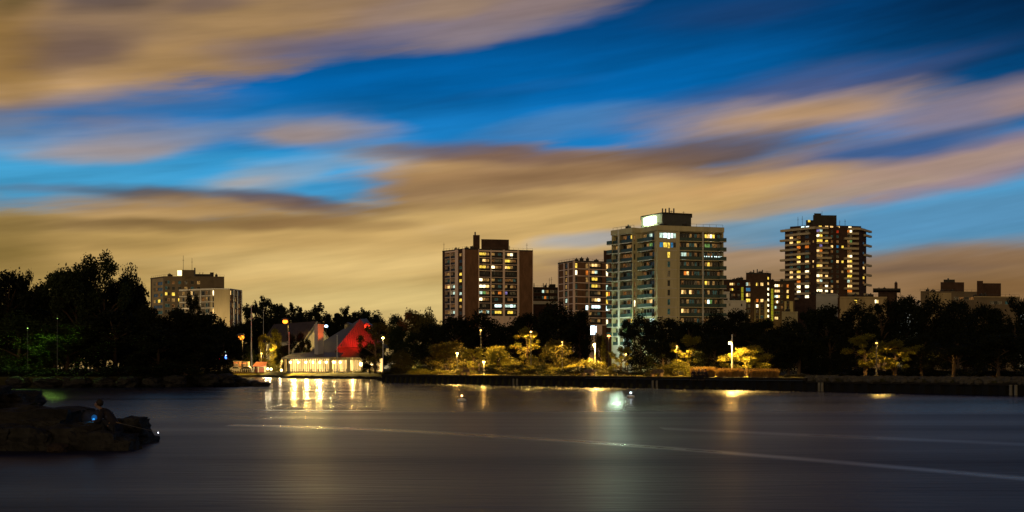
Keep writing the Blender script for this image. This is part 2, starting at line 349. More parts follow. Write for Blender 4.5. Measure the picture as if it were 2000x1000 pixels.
# ------------------------------------------------------------------ land
def sheet(name, pts, z, m, skirt=None, kind='structure'):
    mb = MB(); k = mb.mi(m)
    mb.v = [(p[0], p[1], z) for p in pts]
    for tri in tessellate_polygon([[Vector((p[0], p[1], 0)) for p in pts]]): mb.f.append(tuple(tri)); mb.m.append(k)
    if skirt:
        n_ = len(pts)
        for i in range(skirt[2]):
            p, q = pts[i], pts[i+1]
            mb.poly([(p[0], p[1], z), (q[0], q[1], z), (q[0]+skirt[0], q[1]-skirt[1], -1.2), (p[0]+skirt[0], p[1]-skirt[1], -1.2)], m)
    return tag(mb.build(name), kind=kind)
soil = M('ground_soil_grass', (.035, .034, .016), .95, .45, .6, .05, bump=.4)
grass_m = M('lawn_grass', (.12, .105, .02), .95, .4, 1.5, .05, bump=.5)
pave = M('promenade_paving', (.16, .14, .115), .9, .2, 1.2, .1)
asph = M('asphalt', (.05, .048, .045), .9, .25, 2, .15)
def on_wall(px, back=0.0):
    d = wall_y(px)+back; return (gx(px, d), d)
def gp2(px, d): return (gx(px, d), d)
LO = [gp2(745, 200), gp2(740, 226), gp2(700, 235), gp2(650, 239), gp2(600, 245), gp2(562, 258), gp2(520, 281), gp2(505, 286), gp2(455, 288)]      # water edge of the lawn bank
LI = [gp2(757, 205), gp2(752, 236), gp2(706, 246), gp2(650, 248), gp2(596, 252.5), gp2(556, 266), gp2(518, 290), gp2(505, 292), gp2(452, 293)]  # its upper edge
shore = [(120, -14)]+[on_wall(2000, .6), on_wall(1500, .6), on_wall(1000, .6), on_wall(752, .6)]+LI
ground = shore+[(-84, 290), (-68, 215), (-52, 168), (-41, 146), (-38.5, 136), (-44, 130), (-60, 127), (-90, 126), (-400, 120), (-3000, 300), (-3000, 6000), (3000, 6000), (3000, -14)]
sheet('ground', ground, GZ, soil, (0, .6, 22))
mb = MB(); lr_ = random.Random(8); NSEG = 6
def bankpt(i, t):
    a_, b_ = LI[i], LO[i]; jz = (mathutils_noise((a_[0]*.7+t*3, a_[1]*.7, t*4)))*.10 if 0 < t < 1 else 0
    return (a_[0]+(b_[0]-a_[0])*t, a_[1]+(b_[1]-a_[1])*t, GZ+.014+(.5-GZ)*t**1.3+jz)
from mathutils import noise as _nz
def mathutils_noise(v): return _nz.noise(Vector(v))
for i in range(len(LI)-1):
    for k in range(NSEG):
        mb.poly([bankpt(i, k/NSEG), bankpt(i+1, k/NSEG), bankpt(i+1, (k+1)/NSEG), bankpt(i, (k+1)/NSEG)], grass_m)
tag(mb.build('lawn'), kind='structure')
mb = MB()
for p, q in zip(LO, LO[1:]): mb.poly([(p[0], p[1], .51), (q[0], q[1], .51), (q[0]+.3, q[1]-.9, -1.2), (p[0]+.3, p[1]-.9, -1.2)], rock_m)
for i in range(260):
    k = lr_.randrange(len(LO)-3); t_ = lr_.random(); p = (LO[k][0]+(LO[k+1][0]-LO[k][0])*t_, LO[k][1]+(LO[k+1][1]-LO[k][1])*t_-lr_.uniform(0, .5)); r_0 = lr_.uniform(.18, .4)
    mb.ball((p[0], p[1], lr_.uniform(.1, .4)), (r_0*1.4, r_0, r_0*.8), rock_m, 7, 5, .2, lr_)
tag(mb.build('rock_bank'), 'dark stones edging the foot of the restaurant lawn', 'stones', kind='stuff')
sheet('park_lawn', [on_wall(756, 5), on_wall(1000, 4), on_wall(1500, 4), on_wall(2100, 4), on_wall(2100, 26), on_wall(1500, 40), on_wall(1000, 34), on_wall(770, 30)], GZ+.008, grass_m)
sheet('promenade', [on_wall(754, .7), on_wall(1000, .7), on_wall(1500, .7), on_wall(2100, .7), on_wall(2100, 3.4), on_wall(1500, 3.4), on_wall(1000, 3.4), on_wall(758, 3.4)], GZ+.016, pave)
sheet('car_park', [(-62, 296), (-76, 297), (-90, 300), (-92, 345), (-58, 345), (-52, 300)], GZ+.012, asph)

# ------------------------------------------------------------------ seawall
sw = thing('seawall', 'long dark steel sheet pile seawall with pale dashes under its cap along the far shore', 'seawall', (0, 147.5, 0))
wa, wb = Vector(on_wall(746)), Vector(on_wall(2100)); U = (wb-wa).normalized(); NW = Vector((U.y, -U.x)); LW = (wb-wa).length
mb = MB(); prof = []
k = 0; s_ = 0.0
while s_ < LW:
    for (ds, dd) in ((0, 0), (.55, 0), (.75, -.3), (1.3, -.3)):
        q = wa+U*min(s_+ds, LW)+NW*dd; prof.append(q)
    s_ += 1.5
for p, q in zip(prof, prof[1:]): mb.poly([(p.x, p.y, -1.2), (q.x, q.y, -1.2), (q.x, q.y, .95), (p.x, p.y, .95)], steel_w)
mb.build('sheet_piling', sw)
mb = MB()
def wbox(mb, s0, s1, d0, d1, z0, z1, m):
    P = [wa+U*s0+NW*d0, wa+U*s1+NW*d0, wa+U*s1+NW*d1, wa+U*s0+NW*d1]
    mb.hexa([(p.x, p.y, z0) for p in P]+[(p.x, p.y, z1) for p in P], m)
wbox(mb, 0, (Vector(on_wall(1575))-wa).length, -.9, .12, .95, 1.28, M('seawall_cap', (.016, .014, .012), .9, .3, 1, .1)); wbox(mb, (Vector(on_wall(1575))-wa).length+.004, LW, -.9, .12, .78, .96, M('seawall_cap', (.05, .045, .04), .9, .3, 1, .1)); mb.build('cap', sw)
s0 = (Vector(on_wall(1145))-wa).length; s1_ = (Vector(on_wall(1570))-wa).length
wh = bpy.data.materials.new('lit_gap_dashes'); wh.use_nodes = True; wn_ = wh.node_tree.nodes; wl_ = wh.node_tree.links
tcw = wn_.new('ShaderNodeTexCoord'); mpw = wn_.new('ShaderNodeMapping'); mpw.inputs['Rotation'].default_value = (0, 0, -math.atan2(U.y, U.x)); wl_.new(tcw.outputs['Object'], mpw.inputs[0])
bkw = wn_.new('ShaderNodeTexBrick'); wl_.new(mpw.outputs[0], bkw.inputs['Vector']); bkw.offset = 0; bkw.inputs['Scale'].default_value = 1; bkw.inputs['Brick Width'].default_value = 1.15; bkw.inputs['Row Height'].default_value = 60; bkw.inputs['Mortar Size'].default_value = .2; bkw.inputs['Mortar Smooth'].default_value = 0
bkw.inputs['Color1'].default_value = (.8, .7, .5, 1); bkw.inputs['Color2'].default_value = (.55, .47, .34, 1); bkw.inputs['Mortar'].default_value = (.02, .02, .02, 1); wl_.new(bkw.outputs['Color'], wn_['Principled BSDF'].inputs['Base Color'])
mb = MB(); wbox(mb, s0, s1_, .1, .16, .97, 1.03, wh)  # pale dashes painted for lit ground showing through gaps under the cap
mb.build('lit_gap_strip', sw)
# pale fender posts in pairs
for pxs in ((1003, 1010), (1275, 1283), (1600, 1606), (1974, 1984)):
    for q, pxx in enumerate(pxs):
        p = on_wall(pxx, -.25); mb = MB(); mb.cyl((p[0], p[1], -.8), (p[0], p[1], .8), .14, .13, M('fender_pale', (.15, .14, .115), .8, .2, 2, .2), 8)
        mb.ball((p[0], p[1], .8), (.14, .14, .06), MATS['fender_pale'])
        o = mb.build('mooring_post')
        nm = {1003: 'under the big dark trees', 1275: 'by the dome hedge', 1600: 'where the rubble begins', 1974: 'nearest the right edge'}[pxs[0]]
        tag(o, 'pale mooring post on the seawall, %s of the pair %s' % (('left', 'right')[q], nm), 'mooring post', 'pale mooring posts along the seawall')
# rubble bank behind the wall on the right
mb = MB(); rk = random.Random(3); rub = M('rubble_stone', (.06, .055, .048), .95, .35, 1.2, .1, bump=.5)
for i in range(520):
    pxx = rk.uniform(1575, 2080); bk_ = rk.uniform(.0, 2.6); p = on_wall(pxx, bk_); r = rk.uniform(.14, .34)
    mb.ball((p[0], p[1], 1.0+min(bk_, 1.2)*.24), (r*1.3, r, r*.8), rub, 7, 5, .22, rk)
tag(mb.build('riprap'), 'loose pale rubble stones banked behind the seawall', 'rubble', kind='stuff')

# ------------------------------------------------------------------ buildings
class Face:
    def __init__(s, a, b):
        s.a = Vector(a); s.b = Vector(b); s.U = (s.b-s.a).normalized(); s.L = (s.b-s.a).length; s.N = Vector((s.U.y, -s.U.x))
    def u(s, px):
        k = (px-1000)/F; return (k*s.a.y-s.a.x)/(s.U.x-k*s.U.y)
    def p(s, u, z, d=0.0):
        q = s.a+s.U*u+s.N*d; return (q.x, q.y, z)
    def quad(s, mb, u0, u1, z0, z1, d, m): mb.poly([s.p(u0, z0, d), s.p(u1, z0, d), s.p(u1, z1, d), s.p(u0, z1, d)], m)
    def box(s, mb, u0, u1, z0, z1, d0, d1, m):
        mb.hexa([s.p(u0, z0, d1), s.p(u1, z0, d1), s.p(u1, z0, d0), s.p(u0, z0, d0), s.p(u0, z1, d1), s.p(u1, z1, d1), s.p(u1, z1, d0), s.p(u0, z1, d0)], m)
    def recess(s, mb, u0, u1, z0, z1, dep, m, mback=None):
        mb.poly([s.p(u0, z0), s.p(u0, z0, -dep), s.p(u0, z1, -dep), s.p(u0, z1)], m)
        mb.poly([s.p(u1, z0, -dep), s.p(u1, z0), s.p(u1, z1), s.p(u1, z1, -dep)], m)
        mb.poly([s.p(u0, z0), s.p(u1, z0), s.p(u1, z0, -dep), s.p(u0, z0, -dep)], m)
        mb.poly([s.p(u0, z1, -dep), s.p(u1, z1, -dep), s.p(u1, z1), s.p(u0, z1)], m)
        s.quad(mb, u0, u1, z0, z1, -dep, mback or m)
    def wallcol(s, mb, u0, u1, z0, z1, holes, m, dep=.22):
        """one column of wall with stacked openings (ua, ub, za, zb), highest last"""
        z = z0
        for (ua, ub, za, zb) in sorted(holes, key=lambda h: h[2]):
            s.quad(mb, u0, u1, z, za, 0, m)
            if ua > u0+1e-4: s.quad(mb, u0, ua, za, zb, 0, m)
            if ub < u1-1e-4: s.quad(mb, ub, u1, za, zb, 0, m)
            s.recess(mb, ua, ub, za, zb, dep, m)
            z = zb
        s.quad(mb, u0, u1, z, z1, 0, m)

wr = random.Random(21)
LIT['e'] = E('lit_curtain_dim', (150, 125, 85), .22, .85); LIT['h'] = E('lit_curtain_teal', (110, 145, 125), .17, .8); LIT['k'] = E('lit_far_room', (190, 130, 70), .3, .9)
def window(root, fc, u0, u1, z0, z1, d, codes, fr=None):
    mb = MB(); n_ = len(codes); w = (u1-u0)/n_; fr = fr or frame_m
    codes = ''.join('ehk'[wr.randrange(3)] if c == '.' and wr.random() < .45 else c for c in codes)
    for i, c in enumerate(codes): fc.quad(mb, u0+i*w, u0+(i+1)*w, z0, z1, d, LIT[c])
    t_ = .05
    for i in range(n_+1): x = u0+i*w; fc.box(mb, max(u0, x-t_), min(u1, x+t_), z0, z1, d+.004, d+.06, fr)
    for z in (z0, z1-t_*1.6): fc.box(mb, u0+t_, u1-t_, z, z+t_*1.6, d+.004, d+.056, fr)
    return mb.build('window', root)

class Building:
    def __init__(s, name, label, chain, ytop, dref, back=18, group=None, cat='apartment block', wall=None, zbot=GZ-.3):
        s.pts = [Vector((gx(p, d), d)) for p, d in chain]
        s.root = thing(name, label, cat, (s.pts[0].x, s.pts[0].y, GZ), group)
        s.zt = gz(ytop, dref); s.zb = zbot; s.mb = MB(); s.wall = wall or brick
        s.faces = [Face(a, b) for a, b in zip(s.pts, s.pts[1:])]
        a, b = s.pts[0], s.pts[-1]
        s.bk = [b*(1+back/b.length), a*(1+back/a.length)]
        loop = [b]+s.bk+[a]
        for p, q in zip(loop, loop[1:]): s.mb.poly([(p.x, p.y, s.zb), (q.x, q.y, s.zb), (q.x, q.y, s.zt), (p.x, p.y, s.zt)], s.wall)
        s.foot = s.pts+s.bk
    def facade(s, i, cols, fh, nf, tb=.9, lip=None, liph=.22, zt=None):
        fc = s.faces[i]; zt = zt or s.zt
        for c in cols:
            u0, u1 = fc.u(c[0]), fc.u(c[1]); kind, m = c[2], c[3]
            if c is cols[0]: u0 = 0.0
            if c is cols[-1]: u1 = fc.L
            if kind == 'w': fc.quad(s.mb, u0, u1, s.zb, zt, 0, m)
            elif kind == 'p': fc.quad(s.mb, u0, u1, s.zb, zt, 0, m); fc.box(s.mb, u0, u1, s.zb, zt-.05, .01, c[4], m)
            elif kind == 'n':
                fr = c[5] if len(c) > 5 else (.1, .9, .3, .85); holes = []; todo = []
                for f in range(nf):
                    if f >= len(c[4]) or c[4][f] in (' ', None): continue
                    zf = zt-tb-(f+1)*fh; h = (u0+(u1-u0)*fr[0], u0+(u1-u0)*fr[1], zf+fh*fr[2], zf+fh*fr[3]); holes.append(h); todo.append((h, c[4][f]))
                fc.wallcol(s.mb, u0, u1, s.zb, zt, holes, m)
                for h, code in todo: window(s.root, fc, h[0], h[1], h[2], h[3], -.18, code)
            elif kind == 'b':
                rm = c[5]; dep = c[6] if len(c) > 6 else 1.5; holes = []; top_open = c[7] if len(c) > 7 else .92
                for f in range(nf):
                    zf = zt-tb-(f+1)*fh; holes.append((u0, u1, zf+.2, zf+fh*1.0-.02))
                zl = s.zb
                for h in sorted(holes, key=lambda h: h[2]):
                    fc.quad(s.mb, u0, u1, zl, h[2], 0, c[8] if len(c) > 8 else conc); fc.recess(s.mb, h[0], h[1], h[2], h[3], dep, m, m); zl = h[3]
                fc.quad(s.mb, u0, u1, zl, zt, 0, c[8] if len(c) > 8 else conc)
                for f in range(nf):
                    zf = zt-tb-(f+1)*fh; code = c[4][f] if f < len(c[4]) else '..'
                    window(s.root, fc, u0+.25, u1-.25, zf+.26, zf+fh*.9, -dep+.05, code)
                    mb = MB(); fc.box(mb, u0+.04, u1-.04, zf+.24, zf+1.12, -.16, -.08, rm); bo = mb.build('balcony', s.root); mb = MB(); fc.box(mb, u0+.02, u1-.02, zf+1.124, zf+1.19, -.18, -.05, metal_d)
                    ho = mb.build('handrail', bo, world=False); ho.location = -s.root.location
        if lip:
            for f in range(nf+1):
                zf = zt-tb-(f+1)*fh+fh; fc.box(s.mb, .02, fc.L-.02, zf-.04, zf+liph, .015, .07, lip)
    def finish(s, roofm=None, cornice=None, ch=.5, cd=.12, over=0.0):
        s.mb.build('wall', s.root)
        mb = MB(); mb.poly([(p.x, p.y, s.zt-.02) for p in s.foot], roofm or roof_d)
        for fc in s.faces:
            fc.box(mb, -over, fc.L+over, s.zt-ch, s.zt+.12, .02, cd, cornice or roof_d)
        mb.build('roof', s.root)
        for k in range(wr.randint(2, 4)):
            fc = wr.choice(s.faces); u = wr.uniform(.1, .9)*fc.L; w_ = wr.uniform(.4, 1.0); h_ = wr.uniform(.7, 1.5); q = wr.uniform(2.5, 5)
            mb = MB(); fc.box(mb, u-w_, u+w_, s.zt-.05, s.zt+h_, -q-1.2, -q, roof_d); mb.cyl(fc.p(u, s.zt+h_-.02, -q-.6), fc.p(u, s.zt+h_+.5, -q-.6), .22, .22, metal_d, 8); mb.build('roof_vent', s.root)
        mb = MB()
        for fc in s.faces:
            if fc.L < 3: continue
            m_ = int(fc.L/2.2)+1
            for k in range(m_+1): fc.box(mb, fc.L*k/m_-.03, fc.L*k/m_+.03, s.zt+.1, s.zt+.95, -.5, -.44, metal_d)
            fc.box(mb, 0, fc.L, s.zt+.9, s.zt+.96, -.5, -.44, metal_d)
        mb.build('roof_railing', s.root)
        return s
    def top_box(s, name, chain, y0, y1, m, back=9, dref=None, lid=None):
        pts = [Vector((gx(p, d), d)) for p, d in chain]; a, b = pts[0], pts[-1]
        d0 = dref or chain[0][1]; z0, z1 = gz(y1, d0), gz(y0, d0)
        if y1 is None or z0 > s.zt: z0 = s.zt-.05
        z0 = min(z0, s.zt-.05)
        mb = MB(); foot = pts+[b*(1+back/b.length), a*(1+back/a.length)]
        mb.prism([(p.x, p.y) for p in foot], z0, z1, m)
        if lid:
            c_ = sum(foot, Vector((0, 0)))/len(foot); mb.prism([tuple(c_+(p-c_)*1.04) for p in foot], z1+.004, z1+.35, lid)
        return mb.build(name, s.root)
    def mast(s, px, y0, y1, d, r=.09, name='antenna', m=None):
        x = gx(px, d); z0, z1 = gz(y1, d), gz(y0, d); mb = MB()
        mb.cyl((x, d, min(z0, s.zt)-.05), (x, d, z1), r, r*.7, m or metal_d, 6)
        if r < .2: mb.cyl((x-.5, d, z0+(z1-z0)*.7), (x+.5, d, z0+(z1-z0)*.7), r*.5, r*.5, m or metal_d, 5)
        return mb.build(name, s.root)

# --- brown brick tower with white piers
B = Building('apartment_tower', 'brown brick apartment tower with pale piers and a dark chimney on its roof', [(864, 478), (908, 468), (1041, 476)], 485.5, 468)
fh = 12.7*468/F
B.facade(0, [(864, 869, 'w', brick_dk),
  (869, 879, 'b', pier_pink, ['.', '.', '.', 'd', '.', 'w', '.', '.', '.', 'd'], rail_d, 1.3, .92, pier_pink), (879, 880, 'p', pier_pink, .1),
  (880, 889, 'b', pier_pink, ['.', '.', '.', '.', '.', 'c', 'c', '.', '.', 'c'], rail_d, 1.3, .92, pier_pink),
  (889, 895, 'p', pier_pink, .15), (895, 904, 'n', brick_dk, ['d', '.', '.', 'y', 'y', '.', 'c', 'y', 'd', '.'], (.2, .75, .25, .72)), (904, 908, 'p', pier_pink, .15)], fh, 10, 1.0)
B.facade(1, [(908, 934.5, 'w', brick), (934.5, 936, 'p', pier_pink, .15),
  (936, 958, 'b', brick_dk, ['yyd', '.wd', 'yyd', '..', 'Wdd', 'WWw', 'cgd', 'Wd.', '...', 'cdc'], rail_d, 1.5, .92, pier_pink), (958, 960, 'p', pier_pink, .1),
  (960, 982, 'b', brick_dk, ['d..', '...', 'Wd.', '...', 'd..', 'd..', 'd.o', '...', '.CC', '.yy'], rail_d, 1.5, .92, pier_pink), (982, 986, 'p', pier_pink, .2),
  (986, 1010, 'b', brick_dk, ['.wW.', 'yyd.', 'wyd.', '....', '....', 'd.d.', 'p...', '....', 'ccCc', '.yy.'], rail_d, 1.5, .92, pier_pink), (1010, 1014, 'p', pier_pink, .2),
  (1014, 1040, 'w', brick), (1040, 1041, 'p', pier_pink, .1)], fh, 10, 1.0)
B.finish(roof_d, roof_d, .35, .1)
B.top_box('penthouse', [(940, 476), (994, 478)], 467, 488, brick_dk, 8)
B.top_box('chimney', [(924, 475), (937, 475)], 459, 488, brick_dk, 3)
B.mast(928, 453, 459, 476, .45, 'flue_pipe'); B.mast(867, 474, 488, 480); B.mast(1029, 475, 488, 480); B.mast(995, 480, 488, 480, .12); B.mast(921, 481, 488, 478, .9, 'roof_vent')

# --- cream tower with glass balconies
B = Building('apartment_tower', 'tall cream apartment tower with glass balconies and a floodlit white panel on its roof', [(1195, 324), (1236, 317), (1250, 318.5), (1284, 312), (1413, 317)], 441, 312, 16)
fh = 18.55*312/F
lw = Building.facade
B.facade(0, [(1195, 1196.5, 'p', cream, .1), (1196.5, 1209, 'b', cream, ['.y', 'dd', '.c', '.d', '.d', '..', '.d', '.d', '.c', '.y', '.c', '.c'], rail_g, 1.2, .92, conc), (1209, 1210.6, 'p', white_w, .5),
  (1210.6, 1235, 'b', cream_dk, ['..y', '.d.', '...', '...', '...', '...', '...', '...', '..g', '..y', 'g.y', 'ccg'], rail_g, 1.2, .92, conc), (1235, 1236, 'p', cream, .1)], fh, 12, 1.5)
B.facade(1, [(1236, 1238, 'w', cream), (1238, 1242, 'n', cream, ['.', '.', '.', '.', '.', '.', '.', 'W', '.', '.', '.', '.'], (.1, .9, .15, .85)), (1242, 1250, 'w', cream)], fh, 12, 1.5)
B.facade(2, [(1250, 1253, 'w', cream), (1253, 1278, 'b', cream, ['d.c.', '.dg.', '....', '....', '....', '....', '..d.', '.dw.', '....', 'd.cC', '.c.c', '....'], rail_g, .7, .92, cream), (1278, 1284, 'w', cream)], fh, 12, 1.5)
fc = B.faces[3]
B.facade(3, [(1284, 1288, 'w', cream),
  (1288, 1303, 'n', cream, ['cC', 'by'], (.02, 1.0, .3, .86)), (1303, 1310, 'n', cream, ['C', 'y', 'y', '.', '.', '.', '.', '.', '.', '.', '.', '.'], (.12, .88, .22, .86)), (1310, 1324, 'n', cream, ['Cc', 'b.'], (0, .75, .3, .86)), (1324, 1327, 'p', cream, .2),
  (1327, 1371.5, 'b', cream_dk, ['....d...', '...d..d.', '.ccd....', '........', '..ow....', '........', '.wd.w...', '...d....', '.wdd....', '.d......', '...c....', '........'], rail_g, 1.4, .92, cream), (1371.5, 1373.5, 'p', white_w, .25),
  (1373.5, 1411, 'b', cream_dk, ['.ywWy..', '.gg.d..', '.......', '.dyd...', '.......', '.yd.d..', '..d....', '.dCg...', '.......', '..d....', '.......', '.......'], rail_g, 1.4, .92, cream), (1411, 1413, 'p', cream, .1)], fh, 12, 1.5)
for f in range(11):        # panel joints on the plain wall
    zf = B.zt-1.5-(f+1)*fh; fc.box(B.mb, fc.u(1285), fc.u(1323), zf-.05, zf+.1, .01, .05, conc)
    for i_, (ua, ub) in ((0, (1195, 1236)),):
        g = B.faces[0]; g.box(B.mb, .3, g.L-.3, zf-.06, zf+.18, .02, .5, conc)
    g = B.faces[2]; mb = MB(); g.box(mb, g.u(1249.4), g.u(1279), zf+.02, zf+.2, .02, 1.1, conc); g.box(mb, g.u(1249.4), g.u(1279), zf+.2, zf+1.2, 1.0, 1.08, rail_g); mb.build('balcony', B.root)
    mb = MB(); g = B.faces[0]; g.box(mb, -1.0, 1.2, zf+.02, zf+.2, .52, 1.2, conc); g.box(mb, -1.0, 1.2, zf+.2, zf+1.2, 1.1, 1.18, rail_g); mb.build('balcony', B.root)
    mb = MB(); fc.box(mb, fc.L-1.5, fc.L+.5, zf+.02, zf+.2, .1, 1.0, conc); fc.box(mb, fc.L-1.5, fc.L+.5, zf+.2, zf+1.2, .92, 1.0, rail_g); mb.build('balcony', B.root)
mb = MB()                  # string of small lights on an upper balcony
zf = B.zt-1.5-3*fh
for i, q in enumerate((1376, 1380, 1384.5, 1390, 1396, 1399, 1403, 1406, 1409)): mb.ball(fc.p(fc.u(q), zf+1.25, .05), .16, LIT['C'], 6, 4)
mb.build('string_lights', B.root)
B.finish(roof_d, cream, 1.3, .35, .1)
B.top_box('penthouse', [(1253, 326), (1295, 318), (1350, 321)], 417, 443, M('penthouse_grey', (.06, .062, .058), .7, .2, .5, .2), 6, 318, roof_d)
pf = Face((gx(1253, 326), 326), (gx(1295, 318), 318))
mb = MB(); zz0, zz1 = gz(441, 320), gz(418.5, 320); pf.box(mb, pf.u(1253.4), pf.u(1293.6), zz0, zz1, .02, .12, M('penthouse_pale', (.62, .66, .5), .8, .1, .3, .1)); mb.build('pale_cladding', B.root)
mb = MB(); pf.box(mb, pf.u(1259), pf.u(1282), gz(438, 322), gz(424, 322), .14, .3, E('floodlit_wall_glow', (225, 250, 195), 9)); mb.build('glowing_wall_box', B.root)  # box glows in place of the floodlit penthouse wall
point('panel_glow', pf.p(pf.u(1270), gz(430, 322), 2.2), 700, (.8, 1, .62), .5, B.root)
for q, y in ((1294, 407), (1300, 407.5), (1307, 406), (1311, 411), (1316, 407)): B.mast(q, y, 418, 320, .28 if q != 1311 else .12, 'flue_pipe')
B.mast(1335, 413, 418, 322, .08)
point('entrance_lamp', (gx(1206, 318)-.5, 314.5, gz(652, 318)), 2600, (.72, 1.0, .72), .6, B.root)
point('entrance_lamp', (gx(1199, 318)-.5, 311.5, gz(628, 318)), 2000, (.72, 1.0, .72), .6, B.root)

# --- brick slab block with white grid
B = Building('apartment_block', 'brick slab block with a white grid of floor lines left of the cream tower', [(1090, 437), (1121, 427), (1196, 433)], 509, 427, 16)
fh = 13.65*427/F
B.facade(0, [(1090, 1091.5, 'p', pier_pink, .12), (1091.5, 1101, 'w', brick), (1101, 1103, 'p', pier_pink, .12), (1103, 1109, 'n', brick_dk, ['.', 'd', 'd', 'd', '.', 'c', 'd', '.'], (.15, .8, .25, .85)),
  (1109, 1111, 'p', pier_pink, .12), (1111, 1119.5, 'w', brick), (1119.5, 1121, 'p', pier_pink, .18)], fh, 9, .5, pier_pink, .26)
B.facade(1, [(1121, 1123, 'p', pier_pink, .18), (1123, 1128, 'n', brick_dk, ['y', 'W', '.', '.', '.', '.', '.', 'd', '.'], (.1, .95, .15, .85)), (1128, 1143.5, 'w', brick),
  (1143.5, 1149.5, 'n', brick_dk, ['d', 'o', 'd', '.', '.', '.', 'C', '.', '.'], (.1, .95, .15, .85)), (1149.5, 1151, 'p', pier_pink, .12),
  (1151, 1176, 'b', brick_dk, ['dwwd', '.wc.', '.yy.', '.yyd', '...d', '.dwW', '.CCC', 'd...', '...d'], rail_d, 1.2, .92, pier_pink), (1176, 1183, 'w', brick),
  (1183, 1192, 'n', brick_dk, ['w.', 'W.', '..', 'c.', 'yo', 'y.', 'Cc', '..', 'W.'], (.1, .95, .1, .85)), (1192, 1196, 'w', brick)], fh, 9, .5, pier_pink, .26)
B.finish(roof_d, roof_d, .4, .15)
B.top_box('penthouse', [(1179, 441), (1196, 443)], 489, 509, brick_dk, 8)
B.mast(1092, 512, 545, 436, .1)

# --- low dark block between them
B = Building('apartment_block', 'low dark block with a pale band between the brick tower and the white gridded slab', [(1041, 520), (1092, 522)], 561, 520, 16, wall=brick_dk)
fh = 12*520/F
B.facade(0, [(1041, 1057, 'n', brick_dk, ['..', '..'], (.1, .9, .3, .8)), (1057, 1072, 'n', brick_dk, ['c.d', '.o.'], (.1, .95, .3, .8)), (1072, 1092, 'n', brick_dk, ['..', '..'], (.1, .9, .3, .8))], fh, 2, .6)
fcx = B.faces[0]; fcx.box(B.mb, .1, fcx.L-.1, gz(594, 520), gz(588, 520), .02, .4, white_w)
B.finish(); B.top_box('penthouse', [(1073, 526), (1085, 526)], 555, 562, roof_d, 5)
for q in (1043, 1061, 1067): B.mast(q, 553, 562, 524, .25, 'flue_pipe')
B.mast(1077, 541, 556, 526, .1); B.mast(1073, 543, 556, 526, .1)

# --- left apartment block: taller part behind, lower wing in front
B = Building('apartment_block', 'beige stepped apartment block with blank lit end wall above the left trees', [(294, 532), (321, 522), (438, 524)], 540, 522, 16, wall=tan_dk)
fh = 11.4*522/F
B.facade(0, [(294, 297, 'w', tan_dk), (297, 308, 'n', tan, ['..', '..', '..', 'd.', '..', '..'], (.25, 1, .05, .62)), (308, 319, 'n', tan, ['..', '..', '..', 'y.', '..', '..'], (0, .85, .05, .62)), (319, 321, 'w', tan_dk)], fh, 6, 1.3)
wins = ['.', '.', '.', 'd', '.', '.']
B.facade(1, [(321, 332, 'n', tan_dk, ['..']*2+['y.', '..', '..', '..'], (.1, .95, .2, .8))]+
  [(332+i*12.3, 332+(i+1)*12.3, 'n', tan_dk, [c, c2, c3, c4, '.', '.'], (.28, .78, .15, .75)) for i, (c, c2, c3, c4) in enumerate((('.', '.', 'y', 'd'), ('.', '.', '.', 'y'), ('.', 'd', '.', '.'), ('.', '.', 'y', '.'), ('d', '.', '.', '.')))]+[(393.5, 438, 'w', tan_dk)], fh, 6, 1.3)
B.finish(roof_d, tan_dk, .5, .15)
B.top_box('penthouse', [(355, 534), (380, 535)], 527, 541, tan_dk, 6); B.top_box('plant_room', [(380, 536), (410, 537)], 535, 541, roof_d, 6); B.top_box('chimney', [(410, 534), (417.5, 534)], 532, 542, roof_d, 3)
B.top_box('penthouse', [(418, 520), (438, 520.6)], 543, 562, tan_dk, 2)
B.mast(380.5, 523, 536, 534, .5, 'flue_pipe'); B.mast(358, 499, 530, 536, .12); B.mast(375, 504, 530, 537, .12); B.mast(390, 532, 536, 536, .15); B.mast(396, 532, 536, 536, .15)
# lower wing standing in front of it
fw = [Vector((gx(p, d), d)) for p, d in ((350, 508), (418, 500), (449, 501), (472, 512))]
zt = gz(563.5, 500); mb = MB(); FW = [Face(a, b) for a, b in zip(fw, fw[1:])]
foot = fw+[fw[-1]*(1+16/512), fw[0]*(1+13/508)]
mb.poly([(p.x, p.y, zt) for p in foot], roof_d)
wsave = (B.mb, B.zt, B.faces); B.mb = mb; B.zt = zt; B.faces = FW
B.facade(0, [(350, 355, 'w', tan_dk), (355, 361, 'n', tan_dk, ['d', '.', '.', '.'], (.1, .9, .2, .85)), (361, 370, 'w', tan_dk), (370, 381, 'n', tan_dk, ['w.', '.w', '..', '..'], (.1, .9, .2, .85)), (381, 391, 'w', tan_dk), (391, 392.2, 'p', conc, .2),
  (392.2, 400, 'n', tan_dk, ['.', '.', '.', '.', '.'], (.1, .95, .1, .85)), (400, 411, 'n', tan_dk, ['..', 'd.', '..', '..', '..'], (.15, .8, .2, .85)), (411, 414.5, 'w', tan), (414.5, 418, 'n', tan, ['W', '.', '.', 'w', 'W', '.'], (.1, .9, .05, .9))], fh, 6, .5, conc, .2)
B.facade(1, [(418, 449, 'w', tan)], fh, 6, .5)
B.facade(2, [(449, 452.5, 'n', brick, ['w', '.', '.', '.', '.'], (.2, .8, .15, .9)), (452.5, 456, 'n', brick, ['.', '.', 'd', '.', '.', '.'], (.3, .9, .15, .9)), (456, 457.5, 'p', conc, .3), (457.5, 463, 'n', brick, ['.', 'd', '.', 'd', '.', '.'], (.3, .7, .15, .9)), (463, 464.5, 'p', conc, .3),
  (464.5, 471, 'n', brick, ['.', '.', 'd', '.', '.', '.'], (.2, .6, .15, .9)), (471, 472, 'p', conc, .3)], fh, 6, .5)
